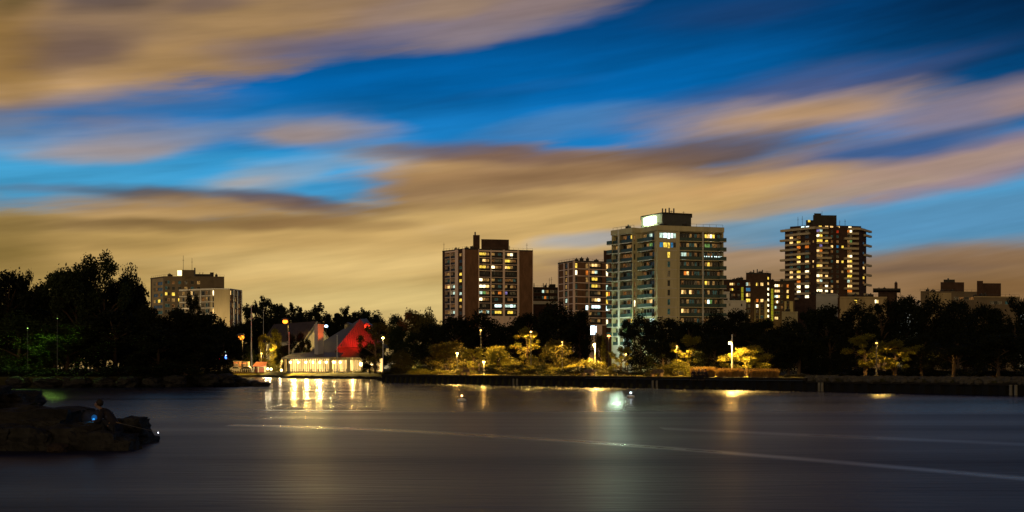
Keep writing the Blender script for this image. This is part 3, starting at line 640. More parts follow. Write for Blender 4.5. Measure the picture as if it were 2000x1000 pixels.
for f_ in FW: f_.box(mb, 0, f_.L, zt-.3, zt+.12, .02, .14, conc)
p0, p1 = fw[0], fw[-1]
mb.build('wing', B.root)
mb = MB(); mb.box(gx(346, 518), gx(354, 518), 517.5, 518.2, gz(539, 518), gz(533, 518), metal_d); mb.box(gx(346.5, 517), gx(354.5, 517), 517.0, 517.4, gz(538.5, 518), gz(528.5, 518), E('roof_flood', (255, 215, 130), 5)); mb.build('floodlight', B.root)
point('facade_fill_light', (gx(433, 489), 489, 24), 5500, WARM, .5, B.root)  # unseen fill lights added to brighten the beige facade
point('facade_fill_light', (gx(335, 500), 500, 24), 4000, WARM, .5, B.root)

# --- mid rises right of the cream tower
B = Building('apartment_block', 'dark flat roofed block with few lit windows just right of the cream tower', [(1405, 560), (1458, 562)], 546, 560, 14, wall=brick_dk)
fh = 10.6*560/F
B.facade(0, [(1405, 1424, 'w', brick_dk), (1424, 1437, 'n', brick_dk, ['wwd', 'dy.', '...', '...', '...'], (.1, .9, .3, .75)), (1437, 1447, 'n', brick_dk, ['.', '.', '.', '.'], (.3, .8, .3, .75)), (1447, 1453, 'n', brick_dk, [' ', 'G', 'G', 'G'], (.1, .9, 0.02, .99)), (1453, 1458, 'w', brick_dk)], fh, 6, .9)
B.finish()
B = Building('apartment_tower', 'dark brick tower with a column of lit stair windows, between two lower dark blocks', [(1457, 548), (1498.5, 548), (1506, 552)], 533, 548, 14, wall=brick_dk)
fh = 10.6*548/F
B.facade(0, [(1457, 1466, 'n', brick_dk, [' ', 'cd', 'bb', 'wd', 'yy', '..', '..', '.d'], (.02, .95, .2, .85)), (1466, 1475, 'w', brick_dk), (1475, 1483, 'n', brick_dk, [' ', 'yd', ' ', ' ', 'o', 'W', '.', '.'], (.2, .8, .2, .8)), (1483, 1493, 'n', brick_dk, [' ', 'ww', ' ', ' ', 'w', '.', '.', '.'], (.25, .8, .2, .8)), (1493, 1498.5, 'w', brick_dk)], fh, 9, 1.6)
f0 = B.faces[0]; f0.box(B.mb, f0.u(1474), f0.u(1475), B.zb, gz(587, 548), .02, .1, tan); f0.box(B.mb, f0.u(1483), f0.u(1484.5), B.zb, gz(587, 548), .02, .1, tan); f0.box(B.mb, f0.u(1493), f0.u(1498), B.zb, gz(587, 548), .02, .1, tan)
B.facade(1, [(1498.5, 1499, 'w', brick_dk), (1499, 1502.5, 'n', brick_dk, ['y', 'w', 'W', 'W', 'W', 'W', 'W', 'W', 'w'], (.02, .98, .25, .75)), (1502.5, 1506, 'w', brick_dk)], fh, 9, 1.2)
B.finish(); 
for q, y in ((1472, 527), (1479, 525.5), (1489, 527)): B.mast(q, y, 534, 552, .35, 'flue_pipe')
B.top_box('roof_vent', [(1482, 553), (1486, 553)], 530.5, 534, roof_d, 2)
B = Building('apartment_block', 'dark block with a yellow lit stair strip, in front of the balconied tower', [(1505, 556), (1552, 558)], 549, 556, 14, wall=brick_dk)
fh = 10.6*556/F
B.facade(0, [(1505, 1511, 'n', brick_dk, [' ', 'G', 'G', 'G', 'G', 'G', 'G'], (.05, .95, .02, .99)), (1511, 1513, 'w', brick_dk), (1513, 1523.5, 'n', brick_dk, ['WWw', 'www', 'cWw', 'dW.', 'c..', '...', 'ww.'], (.02, .98, .3, .8)), (1523.5, 1531, 'n', brick_dk, ['.', '.', '.', '.', '.'], (.2, .8, .3, .8)),
  (1531, 1536, 'w', brick_dk), (1536, 1541.5, 'n', brick_dk, ['o', 'w', 'y', '.', '.', '.'], (.1, .85, .2, .8)), (1541.5, 1552, 'w', brick_dk)], fh, 7, 1.0)
f0 = B.faces[0]; f0.box(B.mb, f0.u(1532), f0.u(1536), B.zb, gz(588, 556), .02, .1, tan); f0.box(B.mb, f0.u(1542), f0.u(1549), B.zb, gz(588, 556), .02, .1, tan)
B.finish()
point('stair_lamp', (gx(1508, 545), 544, 18), 5000, (1, .9, .2), .5, B.root)
def low_house(name, label, px0, px1, d, y0, wins_, m, back=10, cat='building'):
    B = Building(name, label, [(px0, d), (px1, d+1)], y0, d, back, wall=m, cat=cat)
    B.facade(0, wins_, 9.0*d/F, 1, .8); B.finish(roof_d, m, .4, .25); return B
low_house('low_building', 'plain white low building at the foot of the cream tower on its right', 1404, 1457, 450, 587, [(1404, 1422, 'w', white_w), (1422, 1428, 'n', white_w, ['.'], (.2, .8, .2, .8)), (1428, 1446, 'w', white_w), (1446, 1451, 'n', white_w, ['.'], (.2, .8, .2, .8)), (1451, 1457, 'w', white_w)], white_w)
low_house('low_building', 'small white roof building higher up beside the cream tower', 1404, 1425, 480, 570, [(1404, 1412, 'w', white_w), (1412, 1416, 'n', white_w, ['.'], (.2, .8, .2, .8)), (1416, 1425, 'w', white_w)], white_w)
low_house('low_building', 'pale cream low building under the dark block with the yellow stair strip', 1527, 1558, 450, 609, [(1527, 1558, 'w', cream)], cream)

# --- balconied tower
B = Building('apartment_tower', 'tall dark brick tower ringed by staggered beige balconies, rightmost of the tall towers', [(1533, 622), (1594, 608), (1678, 613), (1692, 622)], 444, 608, 18, wall=brick_dk)
fh = 9.78*608/F
d_ = '.'
colA = ['.', 'w', 'w', '.', '.', '.', '.', '.', 'w', 'w', '.', 'w', '.', 'd']
colB = ['.', '.', 'y', 'o', '.', 'y', 'w', '.', 'y', 'w', 'o', 'W', 'W', '.']
colC = ['.', '.', '.', 'o', '.', '.', 'w', '.', 'W', 'd', '.', 'W', '.', 'W']
B.facade(0, [(1533, 1541, 'w', brick_dk), (1541, 1551, 'n', brick_dk, colA, (.1, .75, .3, .92)), (1551, 1555, 'w', brick_dk), (1555, 1566, 'n', brick_dk, colB, (.1, .75, .3, .92)), (1566, 1571, 'w', brick_dk), (1571, 1582, 'n', brick_dk, colC, (.1, .8, .3, .88)), (1582, 1594, 'n', brick_dk, [' ', ' ', 'd', ' ', ' ', ' ', 'w', 'd', ' ', ' ', ' ', ' ', ' '], (.4, .62, .3, .8))], fh, 14, .9)
colD = ['pc', 'Wy', 'yy', '.p', 'wo', 'dd', '..', 'yw', '..', 'Ww', 'wc', '..', 'WW', '..']
B.facade(1, [(1594, 1595, 'w', brick_dk), (1595, 1607, 'n', brick_dk, colD, (.02, .95, .35, .95)), (1607, 1611, 'w', brick_dk), (1611, 1618, 'n', brick_dk, ['.', '.', 'y', '.', '.', '.', '.', '.', '.', 'w', '.', 'W', 'W', '.'], (.1, .9, .3, .85)), (1618, 1622, 'w', brick_dk),
  (1622, 1629, 'n', brick_dk, ['.', '.', '.', 'w', '.', '.', '.', '.', '.', '.', '.', 'd', 'w', '.'], (.1, .75, .3, .85)), (1629, 1632, 'w', brick_dk), (1632, 1640, 'n', brick_dk, ['r', '.', '.', 'b', '.', '.', 'w', '.', '.', '.', 'd', '.', '.', '.'], (.2, .8, .3, .85)), (1640, 1650, 'n', brick_dk, [' ', ' ', ' ', 'y', ' ', ' ', 'y', ' ', 'd', ' ', ' ', ' ', ' '], (.35, .8, .3, .8)),
  (1650, 1655, 'w', brick_dk), (1655, 1665, 'n', brick_dk, ['oW', '..', 'dg', '..', '..', 'wW', 'wy', 'ww', 'ow', 'yy', 'cd', 'ww', 'oo', '..'], (.02, .95, .3, .95)), (1665, 1678, 'w', brick_dk)], fh, 14, .9)
B.facade(2, [(1678, 1684, 'w', brick_dk), (1684, 1690, 'n', brick_dk, [' ', ' ', '.', ' ', '.', ' ', '.', 'w', ' ', 'y', '.'], (.2, .8, .3, .85)), (1690, 1692, 'w', brick_dk)], fh, 14, .9)
def proj(fc, pa, pb, f, dep=1.5, h=1.15):
    u0, u1 = fc.u(pa), fc.u(pb); zf = B.zt-.9-(f+1)*fh; mb = MB()
    fc.box(mb, u0, u1, zf-.02, zf+.18, .01, dep, beige_b)
    fc.box(mb, u0, u1, zf+.18, zf+h, dep-.12, dep, beige_b)
    fc.box(mb, u0, u0+.12, zf+.18, zf+h, .01, dep-.12, beige_b); fc.box(mb, u1-.12, u1, zf+.18, zf+h, .01, dep-.12, beige_b)
    mb.build('balcony', B.root)
for f in range(-1, 14):
    f0, f1, f2 = B.faces
    if f == -1: proj(f0, 1527, 1594, f, 1.7, 1.3); proj(f1, 1594, 1616, f); proj(f1, 1655, 1678, f); proj(f2, 1678, 1699, f, 1.2); continue
    if f % 2 == 0: proj(f0, 1536, 1583, f); proj(f1, 1595, 1616, f); proj(f1, 1655, 1675, f)
    else: proj(f0, 1526.5, 1560, f, 2.0); proj(f1, 1595, 1622, f); proj(f1, 1648, 1675, f)
    if f % 2 == 0: proj(f2, 1687, 1699, f, 1.2)
B.finish(roof_d, brick_dk, .3, .1)
B.top_box('penthouse', [(1543, 622), (1594, 614), (1682, 620)], 439, 446, brick_dk, 10, 614)
B.zt2 = B.zt; B.top_box('plant_room', [(1588, 622), (1634, 623)], 420, 446, roof_d, 8); B.top_box('plant_room', [(1574, 624), (1588, 624)], 430, 446, roof_d, 6); B.top_box('plant_room', [(1590, 623), (1604, 623.5)], 416.5, 446, roof_d, 5)
for q, y in ((1558.5, 424), (1567, 422), (1640, 430), (1650.5, 428.5), (1605.5, 413)): B.mast(q, y, 442, 624, .13)
mb = MB()
for q, c in ((1568, 'C'), (1577, 'C'), (1602, 'y'), (1614.5, 'w'), (1624, 'w'), (1637, 'w'), (1660, 'W')):
    ff = Face((gx(1594, 614), 614), (gx(1682, 620), 620)) if q > 1594 else Face((gx(1543, 622), 622), (gx(1594, 614), 614))
    uu = ff.u(q); ff.box(mb, uu-.9, uu+.9, gz(444, 614), gz(440.5, 614), .02, .1, LIT[c])
mb.build('rooftop_lights', B.root)
mb = MB(); mb.box(gx(1578, 620), gx(1582, 620), 619.4, 619.8, gz(434, 620), gz(430, 620), LIT['y']); mb.build('window', B.root)

# --- low roofs at the far right
B = low_house('low_building', 'long pale low building with two lit windows below the balconied tower', 1640, 1732, 420, 580, [(1640, 1668, 'w', tan), (1668, 1675, 'n', tan, ['y'], (.1, .9, .2, .85)), (1675, 1708, 'w', tan), (1708, 1717, 'n', tan, ['Ww'], (.1, .9, .1, .9)), (1717, 1732, 'w', tan)], tan)
low_house('low_building', 'grey flat box building in front of the foot of the balconied tower', 1594, 1636, 430, 574, [(1594, 1636, 'w', M('grey_render', (.34, .34, .33), .8, .1, .3))], MATS['grey_render'])
B = Building('pavilion', 'dark rooftop pavilion under a wide flat canopy roof right of the balconied tower', [(1715, 520), (1752, 521)], 566, 520, 12, wall=brick_dk, cat='building')
B.facade(0, [(1715, 1752, 'w', brick_dk)], 3, 1, .5)
B.finish(roof_d, roof_d, .3, .1)
B.top_box('roof_canopy', [(1705, 517), (1759, 518)], 563, 567, roof_d, 16); B.top_box('chimney', [(1747, 522), (1753, 522)], 552, 567, brick_dk, 3); B.mast(1750, 550, 555, 523, .5, 'flue_pipe')
B = Building('apartment_block', 'beige flat roofed block with a wide dark plant room on top near the right edge', [(1798, 470), (1908, 474)], 569, 470, 16, wall=tan_dk)
B.facade(0, [(1798, 1815, 'w', tan_dk), (1815, 1858, 'w', tan), (1858, 1908, 'n', tan_dk, ['....'], (.1, .9, .3, .7))], 3.2, 1, 1.2)
B.finish(roof_d, tan_dk, .4, .15); B.top_box('penthouse', [(1837, 478), (1883, 479)], 551, 570, brick_dk, 8); B.top_box('roof_vent', [(1843, 480), (1865, 480)], 546, 552, roof_d, 5); B.top_box('roof_vent', [(1808, 478), (1815, 478)], 565, 570, roof_d, 3)
B.mast(1852, 543.5, 548, 482, .5, 'flue_pipe'); B.mast(1812, 562, 567, 480, .3, 'flue_pipe')
B = Building('apartment_block', 'pinkish low block with a tall dark rooftop box at the right edge', [(1902, 440), (1992, 443)], 579, 440, 16, wall=pier_pink)
B.facade(0, [(1902, 1930, 'w', tan_dk), (1930, 1960, 'n', tan_dk, ['...'], (.1, .9, .3, .7)), (1960, 1992, 'n', tan_dk, ['....'], (.1, .9, .3, .7))], 3.2, 1, .8)
B.finish(roof_d, tan, .3, .2); B.top_box('penthouse', [(1908, 446), (1955, 447)], 553, 580, brick_dk, 9); B.top_box('chimney', [(1908, 445.5), (1920, 445.6)], 548.5, 580, brick_dk, 3)

# ------------------------------------------------------------------ waterside restaurant: glass pavilion, chimney and steep red lit roof
def PT(px, py, d): return (gx(px, d), d, gz(py, d))
rs_ = thing('restaurant', 'glass walled waterside restaurant with a steep red floodlit roof and a tall chimney', 'restaurant', (gx(640, 256), 256, GZ))
r_metal = M('roof_standing_seam', (.085, .083, .08), .55, .12, .6, .3)
fascia = M('fascia_pale', (.62, .56, .4), .7, .1, 1, .2)
paint_y = M('paint_cream', (.66, .58, .36), .6, .1, 1, .2)
arc = [(557, 264), (566, 260.5), (575, 258), (584, 256.2), (592, 255), (600, 254), (609, 253.2), (618, 252.6), (627, 252.2), (636, 252), (645, 252), (662, 253), (682, 254.5), (701, 257), (722, 260), (745, 264)]
ap = [Vector((gx(p, d), d)) for p, d in arc]
zb, ze, zg = GZ-.05, gz(698.5, 253), gz(699.5, 253)
mb = MB()      # floor slab, back wall, interior
fl = [(p.x, p.y-.3) for p in ap]+[(ap[-1].x, 276), (ap[0].x, 276)]
mb.prism(fl, zb-.3, zb+.12, M('slab_concrete', (.3, .28, .25), .9, .2, 1)); mb.build('floor_slab', rs_)
mb = MB(); inn = [(p.x*.985+(-42)*.015, p.y+4.2) for p in ap]
for p, q in zip(inn, inn[1:]): mb.poly([(*p, zb+.12), (*q, zb+.12), (*q, ze), (*p, ze)], E('dining_room_glow', (255, 205, 120), 1.7, .55, .35))
mb.build('lit_dining_room', rs_)
mb = MB()
for i in range(len(ap)-1):
    a, b_ = ap[i], ap[i+1]; fcx = Face(a, b_); nn = 2 if fcx.L < 2.3 and i < 10 else 2
    for k in range(nn): u = fcx.L*k/nn; fcx.box(mb, u-.05, u+.05, zb+.1, ze, -.08, .06, metal_d)
    fcx.box(mb, .06, fcx.L-.06, zb+.12, zb+.34, -.05, .03, metal_d); fcx.box(mb, .06, fcx.L-.06, ze-.2, ze-.02, -.05, .03, paint_y)
mb.build('glazing_bars', rs_)
for px, d in ((557, 263.6), (646.5, 251.4), (681, 250.2), (711, 254)):
    mb = MB(); x = gx(px, d); w = .38 if px != 557 else .25; mb.box(x-w, x+w, d-w, d+w, zb, zg-.05, paint_y); mb.box(x-w-.08, x+w+.08, d-w-.08, d+w+.08, zb, zb+.35, paint_y); mb.build('column', rs_)
lamp_w = E('globe_bright', (255, 214, 140), 14)
for px, d in ((567, 263), (583, 259), (597, 257.5), (611, 256.5), (624, 255.5), (637, 255), (653, 255), (664, 256), (706, 256), (726, 262)):
    mb = MB(); x = gx(px, d); zc = gz(707.5 if px < 700 else 711, d); mb.ball((x, d, zc), .3 if px != 706 else .5, lamp_w, 8, 6); mb.cyl((x, d, zc+.28), (x, d, ze), .02, .02, metal_d, 5); mb.build('pendant_lamp', rs_)
for i, px in enumerate((575, 600, 625, 650, 690, 715)):
    d = {575: 257.4, 600: 253.5, 625: 251.8, 650: 251.7, 690: 254.5, 715: 258.5}[px]; spot('dining_light', (gx(px, d), d, 4.4), (gx(px, d), d-2, -1), 9000, (1, .66, .2), 150, .3, .3, rs_)
mb = MB()      # canopy roof sweeping over the pavilion
eo = [(p.x*1.0, p.y-1.1, ze+.05) for p in ap[:12]]; eo[0] = (eo[0][0]-.7, eo[0][1], eo[0][2])
ii = [(p.x, p.y+9, gz(688.5, 264)) for p in ap[:12]]
for k in range(11):
    mb.poly([eo[k], eo[k+1], ii[k+1], ii[k]], r_metal)
    lo = [(q[0], q[1], q[2]-.34) for q in (eo[k], eo[k+1])]
    mb.poly([lo[0], lo[1], eo[k+1], eo[k]], fascia)
    mb.poly([lo[0], lo[1], (ii[k+1][0], ii[k+1][1], ze-.1), (ii[k][0], ii[k][1], ze-.1)], paint_y)
mb.build('canopy_roof', rs_)
mb = MB()      # pergola on the right
for k in range(15):
    px = 646+k*4.6; d = 250.5+k*.32; x = gx(px, d); mb.box(x-.07, x+.07, d-1.6, d+6, zg-.12, zg+.2, paint_y)
q0, q1 = Vector((gx(645, 250.6), 250.6)), Vector((gx(714, 255), 255)); fq = Face(q0, q1); fq.box(mb, 0, fq.L, zg-.42, zg-.13, -.12, .12, paint_y)
mb.build('pergola', rs_)
# main roof
AP, RG = PT(703, 623, 274), PT(716, 622, 290)
FC, LB, RC = PT(659, 678, 262), PT(592, 690, 282), PT(750, 679, 272)
FCl = PT(652, 690, 261)
mb = MB()
mb.poly([AP, LB, FCl, FC], r_metal); mb.poly([AP, FC, RC], r_metal); mb.poly([AP, RC, PT(760, 680, 292), RG], r_metal); mb.poly([AP, RG, PT(610, 690, 298), LB], r_metal)
mb.poly([RG, PT(760, 680, 292), PT(610, 690, 298)], r_metal)
nrm = (Vector(FC)-Vector(AP)).cross(Vector(RC)-Vector(AP)).normalized()
if nrm.y > 0: nrm = -nrm
dn = Vector(FC).lerp(Vector(RC), .5)-Vector(AP)
for k in range(1, 26):     # standing seams run down the slope
    base = Vector(FC).lerp(Vector(RC), k/26); tpar = 1-abs(.42-k/26)/(.42 if k/26 < .42 else .58)
    dirv = Vector(AP)-Vector(FC).lerp(Vector(RC), .42); e = base+dirv*tpar
    wv = (Vector(RC)-Vector(FC)).normalized()*.07; h = nrm*.16
    mb.hexa([base-wv, base+wv, e+wv, e-wv, base-wv+h, base+wv+h, e+wv+h, e-wv+h], r_metal)
mb.build('roof', rs_)
mb = MB()
wl = [FC, RC]; fr_ = Face((FC[0], FC[1]+.4), (RC[0], RC[1]+.4)); fr_.box(mb, .1, fr_.L-.1, GZ, FC[2]-.06, -.3, 0, M('wall_dark_timber', (.03, .022, .018), .85, .3, 1)); 
fl_ = Face((LB[0]+.3, LB[1]+.4), (FCl[0]+.1, FCl[1]+.5)); fl_.box(mb, .1, fl_.L-.3, GZ, LB[2]-.1, -.3, 0, MATS['wall_dark_timber'])
mb.build('wall', rs_)
# chimney
cp = [Vector((gx(p, d), d)) for p, d in ((614, 259), (621, 257.4), (632, 259))]; back = [cp[2]*(1+2.2/258), cp[0]*(1+2.2/258)]
mb = MB(); stucco = M('chimney_render', (.46, .40, .33), .85, .12, .6); mb.prism([(p.x, p.y) for p in cp+back], GZ, gz(635.5, 258), stucco)
ce = sum(cp+back, Vector((0, 0)))/5; mb.prism([tuple(ce+(p-ce)*1.1) for p in cp+back], gz(635.5, 258)+.004, gz(633, 258), stucco)
mb.cyl((ce.x, ce.y, gz(633, 258)), (ce.x, ce.y, gz(629, 258)), .35, .3, metal_d); mb.build('chimney', rs_)
def dormer(px0, px1, yt, yb, d, pk):
    mb = MB(); x0, x1 = gx(px0, d), gx(px1, d); z0, z1 = gz(yb, d), gz(yt+2.5, d); zp = gz(yt-1.5, d); xm = (x0+x1)/2; dep = 9
    mb.poly([(x0, d, z0), (x1, d, z0), (x1, d, z1), (xm, d, zp), (x0, d, z1)], r_metal)
    mb.poly([(x0, d, z0), (x0, d, z1), (x0, d+dep, z1), (x0, d+dep, z0)], r_metal); mb.poly([(x1, d, z0), (x1, d, z1), (x1, d+dep, z1), (x1, d+dep, z0)], r_metal)
    for a, s in ((x0, -1), (x1, 1)): mb.poly([(a+s*.3, d-.3, z1-.15), (xm, d-.3, zp+.08), (xm, d+dep, zp+.08), (a+s*.3, d+dep, z1-.15)], r_metal)
    o = mb.build('dormer', rs_)
    mb = MB(); a, b_ = x0+(x1-x0)*pk[0], x0+(x1-x0)*pk[1]; fcx = Face((a, d), (b_, d)); L_ = fcx.L; t_ = .16
    zt_ = z1-.1; zb_ = z0+.15
    for u0, u1, za, zc in ((0, t_, zb_, zt_), (L_-t_, L_, zb_, zt_), (t_, L_-t_, zb_, zb_+t_), (t_, L_-t_, zt_-t_, zt_)): fcx.box(mb, u0, u1, za, zc, .01, .1, paint_y)
    fcx.quad(mb, t_, L_-t_, zb_+t_, zt_-t_, .008, pk[2]); mb.build('window', o, world=False).location = -Vector(o.location)-Vector(rs_.location)
dormer(673, 683, 631, 644, 275.5, (.05, .5, glass_d)); dormer(711, 723, 632, 644, 269, (.12, .88, r_metal))
spot('roof_floodlight', (gx(692, 255.5), 255.5, 6.6), (gx(672, 266), 266, 10.5), 22000, (1, .010, .004), 66, .6, .2, rs_)
spot('roof_floodlight', (gx(716, 258), 258, 6.6), (gx(700, 270), 270, 12.5), 30000, (1, .010, .004), 62, .6, .2, rs_)
spot('chimney_floodlight', (gx(634, 253.5), 253.5, 5.6), (gx(628, 258), 258, 12), 4200, (1, .14, .02), 40, .6, .2, rs_)

# gabled hall behind, gable lit green
gh = thing('gabled_hall', 'long dark roofed hall behind the restaurant with its gable lit lime green', 'hall', (gx(620, 300), 300, GZ))
gA, gL, gRt = PT(620, 628, 300), PT(600, 657, 300), PT(641, 657, 300)
vec = Vector(PT(536, 630, 322))-Vector(gA); vec.z = 0
def off(p, ex=0.0): return (p[0]+vec.x, p[1]+vec.y, p[2])
mb = MB(); gab = M('gable_pale', (.5, .5, .42), .85, .1, .6)
mb.poly([(gL[0], 300, GZ), (gRt[0], 300, GZ), gRt, gA, gL], gab)
mb.poly([(gL[0], 300, GZ), gL, off(gL), (gL[0]+vec.x, 300+vec.y, GZ)], gab); mb.poly([(gRt[0], 300, GZ), gRt, off(gRt), (gRt[0]+vec.x, 300+vec.y, GZ)], gab); mb.build('wall', gh)
mb = MB(); rpur = M('roof_shingle', (.04, .028, .028), .9, .2, .8)
for e, s in ((gL, -1), (gRt, 1)):
    ev = (e[0]+s*.9, 299.3, e[2]-1.2); a2 = (gA[0], 299.3, gA[2]+.12)
    mb.poly([a2, ev, (ev[0]+vec.x, ev[1]+vec.y, ev[2]), (a2[0]+vec.x, a2[1]+vec.y, a2[2])], rpur)
    mb.poly([a2, ev, (ev[0], ev[1], ev[2]-.35), (a2[0], a2[1], a2[2]-.4)], M('bargeboard', (.3, .3, .26), .8, .1, 1))
mb.build('roof', gh)
spot('gable_floodlight', (gx(634, 289), 289, 7.2), (gx(620, 300), 300, 12.5), 9000, (.55, 1, .12), 60, .6, .3, gh)
mb = MB(); mb.ball(PT(637, 637, 292), (.5, .2, .35), E('lamp_blue_white', (190, 225, 255), 6), 8, 5); mb.cyl((gx(637, 292), 292, gz(637, 292)-.3), (gx(637, 292), 292, GZ), .08, .1, metal_d)
tag(mb.build('floodlight_mast'), 'small blue white floodlight on a thin post beside the chimney', 'floodlight')

# ------------------------------------------------------------------ lamps, masts, signs
def lamp_post(label, px, ylamp, d, arm, power, colr=SODIUM, bulb=(255, 190, 90), r=.3, s=30, top=None, pole=None, gs=1.0, group='street lamps along the far shore', base_z=GZ, rad=.11, cut=False):
    x, z = gx(px, d), gz(ylamp, d); xp = x-arm*d/F
    t = thing('street_lamp', label, 'street lamp', (xp, d, base_z), group)
    zt = max(gz(top, d) if top else z+.35, z+.3)
    mb = MB(); mb.cyl((xp, d, base_z), (xp, d, zt), rad, rad*.6, pole or pole_w, 8); mb.cyl((xp, d, base_z), (xp, d, base_z+.5), rad*1.6, rad*1.5, pole or pole_w, 8); mb.build('pole', t)
    if abs(arm) > .1:
        mb = MB(); mb.tube([(xp, d, z+.1), (xp+(x-xp)*.5, d, z+.32), (x, d, z+.2)], [.05, .045, .04], pole or pole_w); mb.build('arm', t)
    mb = MB(); mb.ball((x, d, z+r*.9), (r*1.35, r*1.35, r*.45), metal_d, 8, 5); mb.build('lamp_head', t)
    mb = MB(); mb.ball((x, d, z), (r, r, r*.8), E('bulb_%d_%d_%d_%g' % (*bulb, s), bulb, s), 10, 7); mb.build('bulb', t)
    if power:
        L = spot('lamp_light', (x, d, z-r*1.05), (x, d, z-9), power*.8, colr, 168, .12, r*.7, t)
    return t
lamp_post('orange street lamp nearest the dark wooded point', 471, 659, 288, -3, 6000, bulb=(255, 145, 38), r=.8, s=3.5, pole=metal_d)
lamp_post('orange street lamp high on a pole above the small dark trees left of the chimney', 557, 628, 292, -6, 5000, bulb=(255, 145, 38), r=.72, s=3.5, pole=metal_d)
lamp_post('white lamp post with a side arm above the yellow lit shrubs below the glowing sign', 1161, 673, wall_y(1162)+17, -1.5, 34000, r=.16, s=420, top=668)
lamp_post('white lamp post in front of the yellow lit spreading tree', 1425, 670, wall_y(1430)+13, -5, 22000, r=.13, s=420, top=653)
lamp_post('white lamp post at the right end of the restaurant lawn', 748, 660, 232, 0, 1400, r=.2, s=160, top=656, colr=(1, .75, .35))
lamp_post('small post lamp at the left side of the dark clipped hedges', 945, 707, wall_y(945)+9, 0, 4500, r=.14, s=110, rad=.07)
lamp_post('lamp at the top of the leafy tree lit bright yellow at mid picture', 1037, 648, 176.5, 0, 48000, r=.14, s=14, pole=metal_d)
lamp_post('lamp among the trees right of the restaurant lawn', 818, 693, 214, 0, 30000, r=.16, s=10, pole=metal_d)
lamp_post('added lamp under the trees between restaurant and dark hedges', 893, 690, wall_y(893)+14, 0, 24000, r=.16, s=60, pole=metal_d, rad=.08)  # lamp added in front of the tree to light its crown
lamp_post('lamp under the trees behind the orange feathery shrub', 1222, 692, 168, 0, 40000, r=.16, s=8, pole=metal_d)
lamp_post('added lamp under the park trees on the right beside the pale trunks', 1712, 670, 122.5, 0, 26000, r=.13, s=4, pole=metal_d)  # lamp added before the crowns so their near side is lit
lamp_post('lamp in the car park behind the kiosk with the pink roof', 511, 690, 310, 0, 20000, r=.22, s=14, pole=pole_w)
lamp_post('lamp high among the dark trees right of the brick tower balconies', 939, 645, 181, 0, 45000, r=.14, s=8, pole=metal_d)
lamp_post('lamp beside the yellow lit tree in the car park', 521, 668, 300, 0, 32000, r=.25, s=12, pole=pole_w)
lamp_post('added lamp standing for a lit window behind the tree tops near the right edge', 1849, 606, 185, 0, 6000, r=.15, s=8, pole=metal_d, colr=(1, .85, .5))  # added lamp stands in for a lit window behind the trees
lamp_post('small green tinted lamp among the leaves at the far left of the wooded point', 54, 641, 133.6, 0, 2600, r=.07, s=2, pole=metal_d, colr=(.5, 1, .12), bulb=(190, 255, 120), rad=.05)
lamp_post('second green tinted lamp among the leaves, right of the first one', 112, 622, 133.4, 0, 1800, r=.06, s=1, pole=metal_d, colr=(.5, 1, .12), bulb=(190, 255, 120), rad=.05)
lamp_post('added lamp behind the amber leaves between the dome hedge and the reeds', 1322, 676, 150.5, 0, 16000, r=.12, s=4, pole=metal_d, rad=.07)  # lamp added to turn these leaves amber
lamp_post('added lamp beside the dark tree right of the bright yellow tree', 1098, 668, 163.5, 0, 16000, r=.12, s=4, pole=metal_d, rad=.07)  # lamp added to light the dark crown beside it
lamp_post('orange lamp at the foot of the cream tower', 1189, 656, 250, 0, 1800, r=.3, s=10, pole=metal_d, colr=(1, .5, .15), bulb=(255, 160, 70))
def flagpole(label, px, y0, d, r=.16):
    x = gx(px, d); t = thing('flagpole', label, 'pole', (x, d, GZ)); mb = MB(); mb.cyl((x, d, GZ), (x, d, gz(y0, d)), r, r*.45, pole_w, 8); mb.ball((x, d, gz(y0, d)+.1), .14, pole_w, 8, 5); mb.build('mast', t)
    mb = MB(); mb.cyl((x, d, GZ), (x, d, GZ+.4), r*2, r*1.6, conc, 8); mb.build('base', t); return t
flagpole('tall white flagpole beside the pink roofed kiosk', 491, 597, 283)
t = flagpole('white mast with a small crossbar left of the chimney', 564.5, 650, 274, .17); x = gx(564.5, 274)
mb = MB(); mb.cyl((x-.8, 274, gz(673, 274)), (x+.15, 274, gz(673, 274)), .06, .06, pole_w, 6); mb.build('crossbar', t)
t = flagpole('thin white mast in front of the grey roof slope', 658.5, 656, 249.5, .14)
flagpole('short white bollard post behind the kiosk', 509, 684, 296, .18)
flagpole('thin pole against the pine trees', 514.5, 607, 340, .1)
mb = MB(); d = 190; mb.box(gx(1152.5, d), gx(1163, d), d, d+.35, gz(654.5, d), gz(635.5, d), metal_d)
sg = thing('light_box_sign', 'glowing bluish white light box sign on a dark post among the trees', 'sign', (gx(1163, d), d, GZ)); mb.build('housing', sg)
mb = MB(); mb.box(gx(1153.5, d), gx(1162, d), d-.05, d-.005, gz(653.5, d), gz(636.5, d), E('sign_panel', (215, 240, 255), 5)); mb.box(gx(1163.6, d), gx(1165, d), d-.05, d-.005, gz(649, d), gz(637, d), MATS['sign_panel']); mb.build('lit_panel', sg)
mb = MB(); mb.cyl((gx(1163.3, d), d+.17, GZ), (gx(1163.3, d), d+.17, gz(634.5, d)), .12, .1, metal_d); mb.build('post', sg)
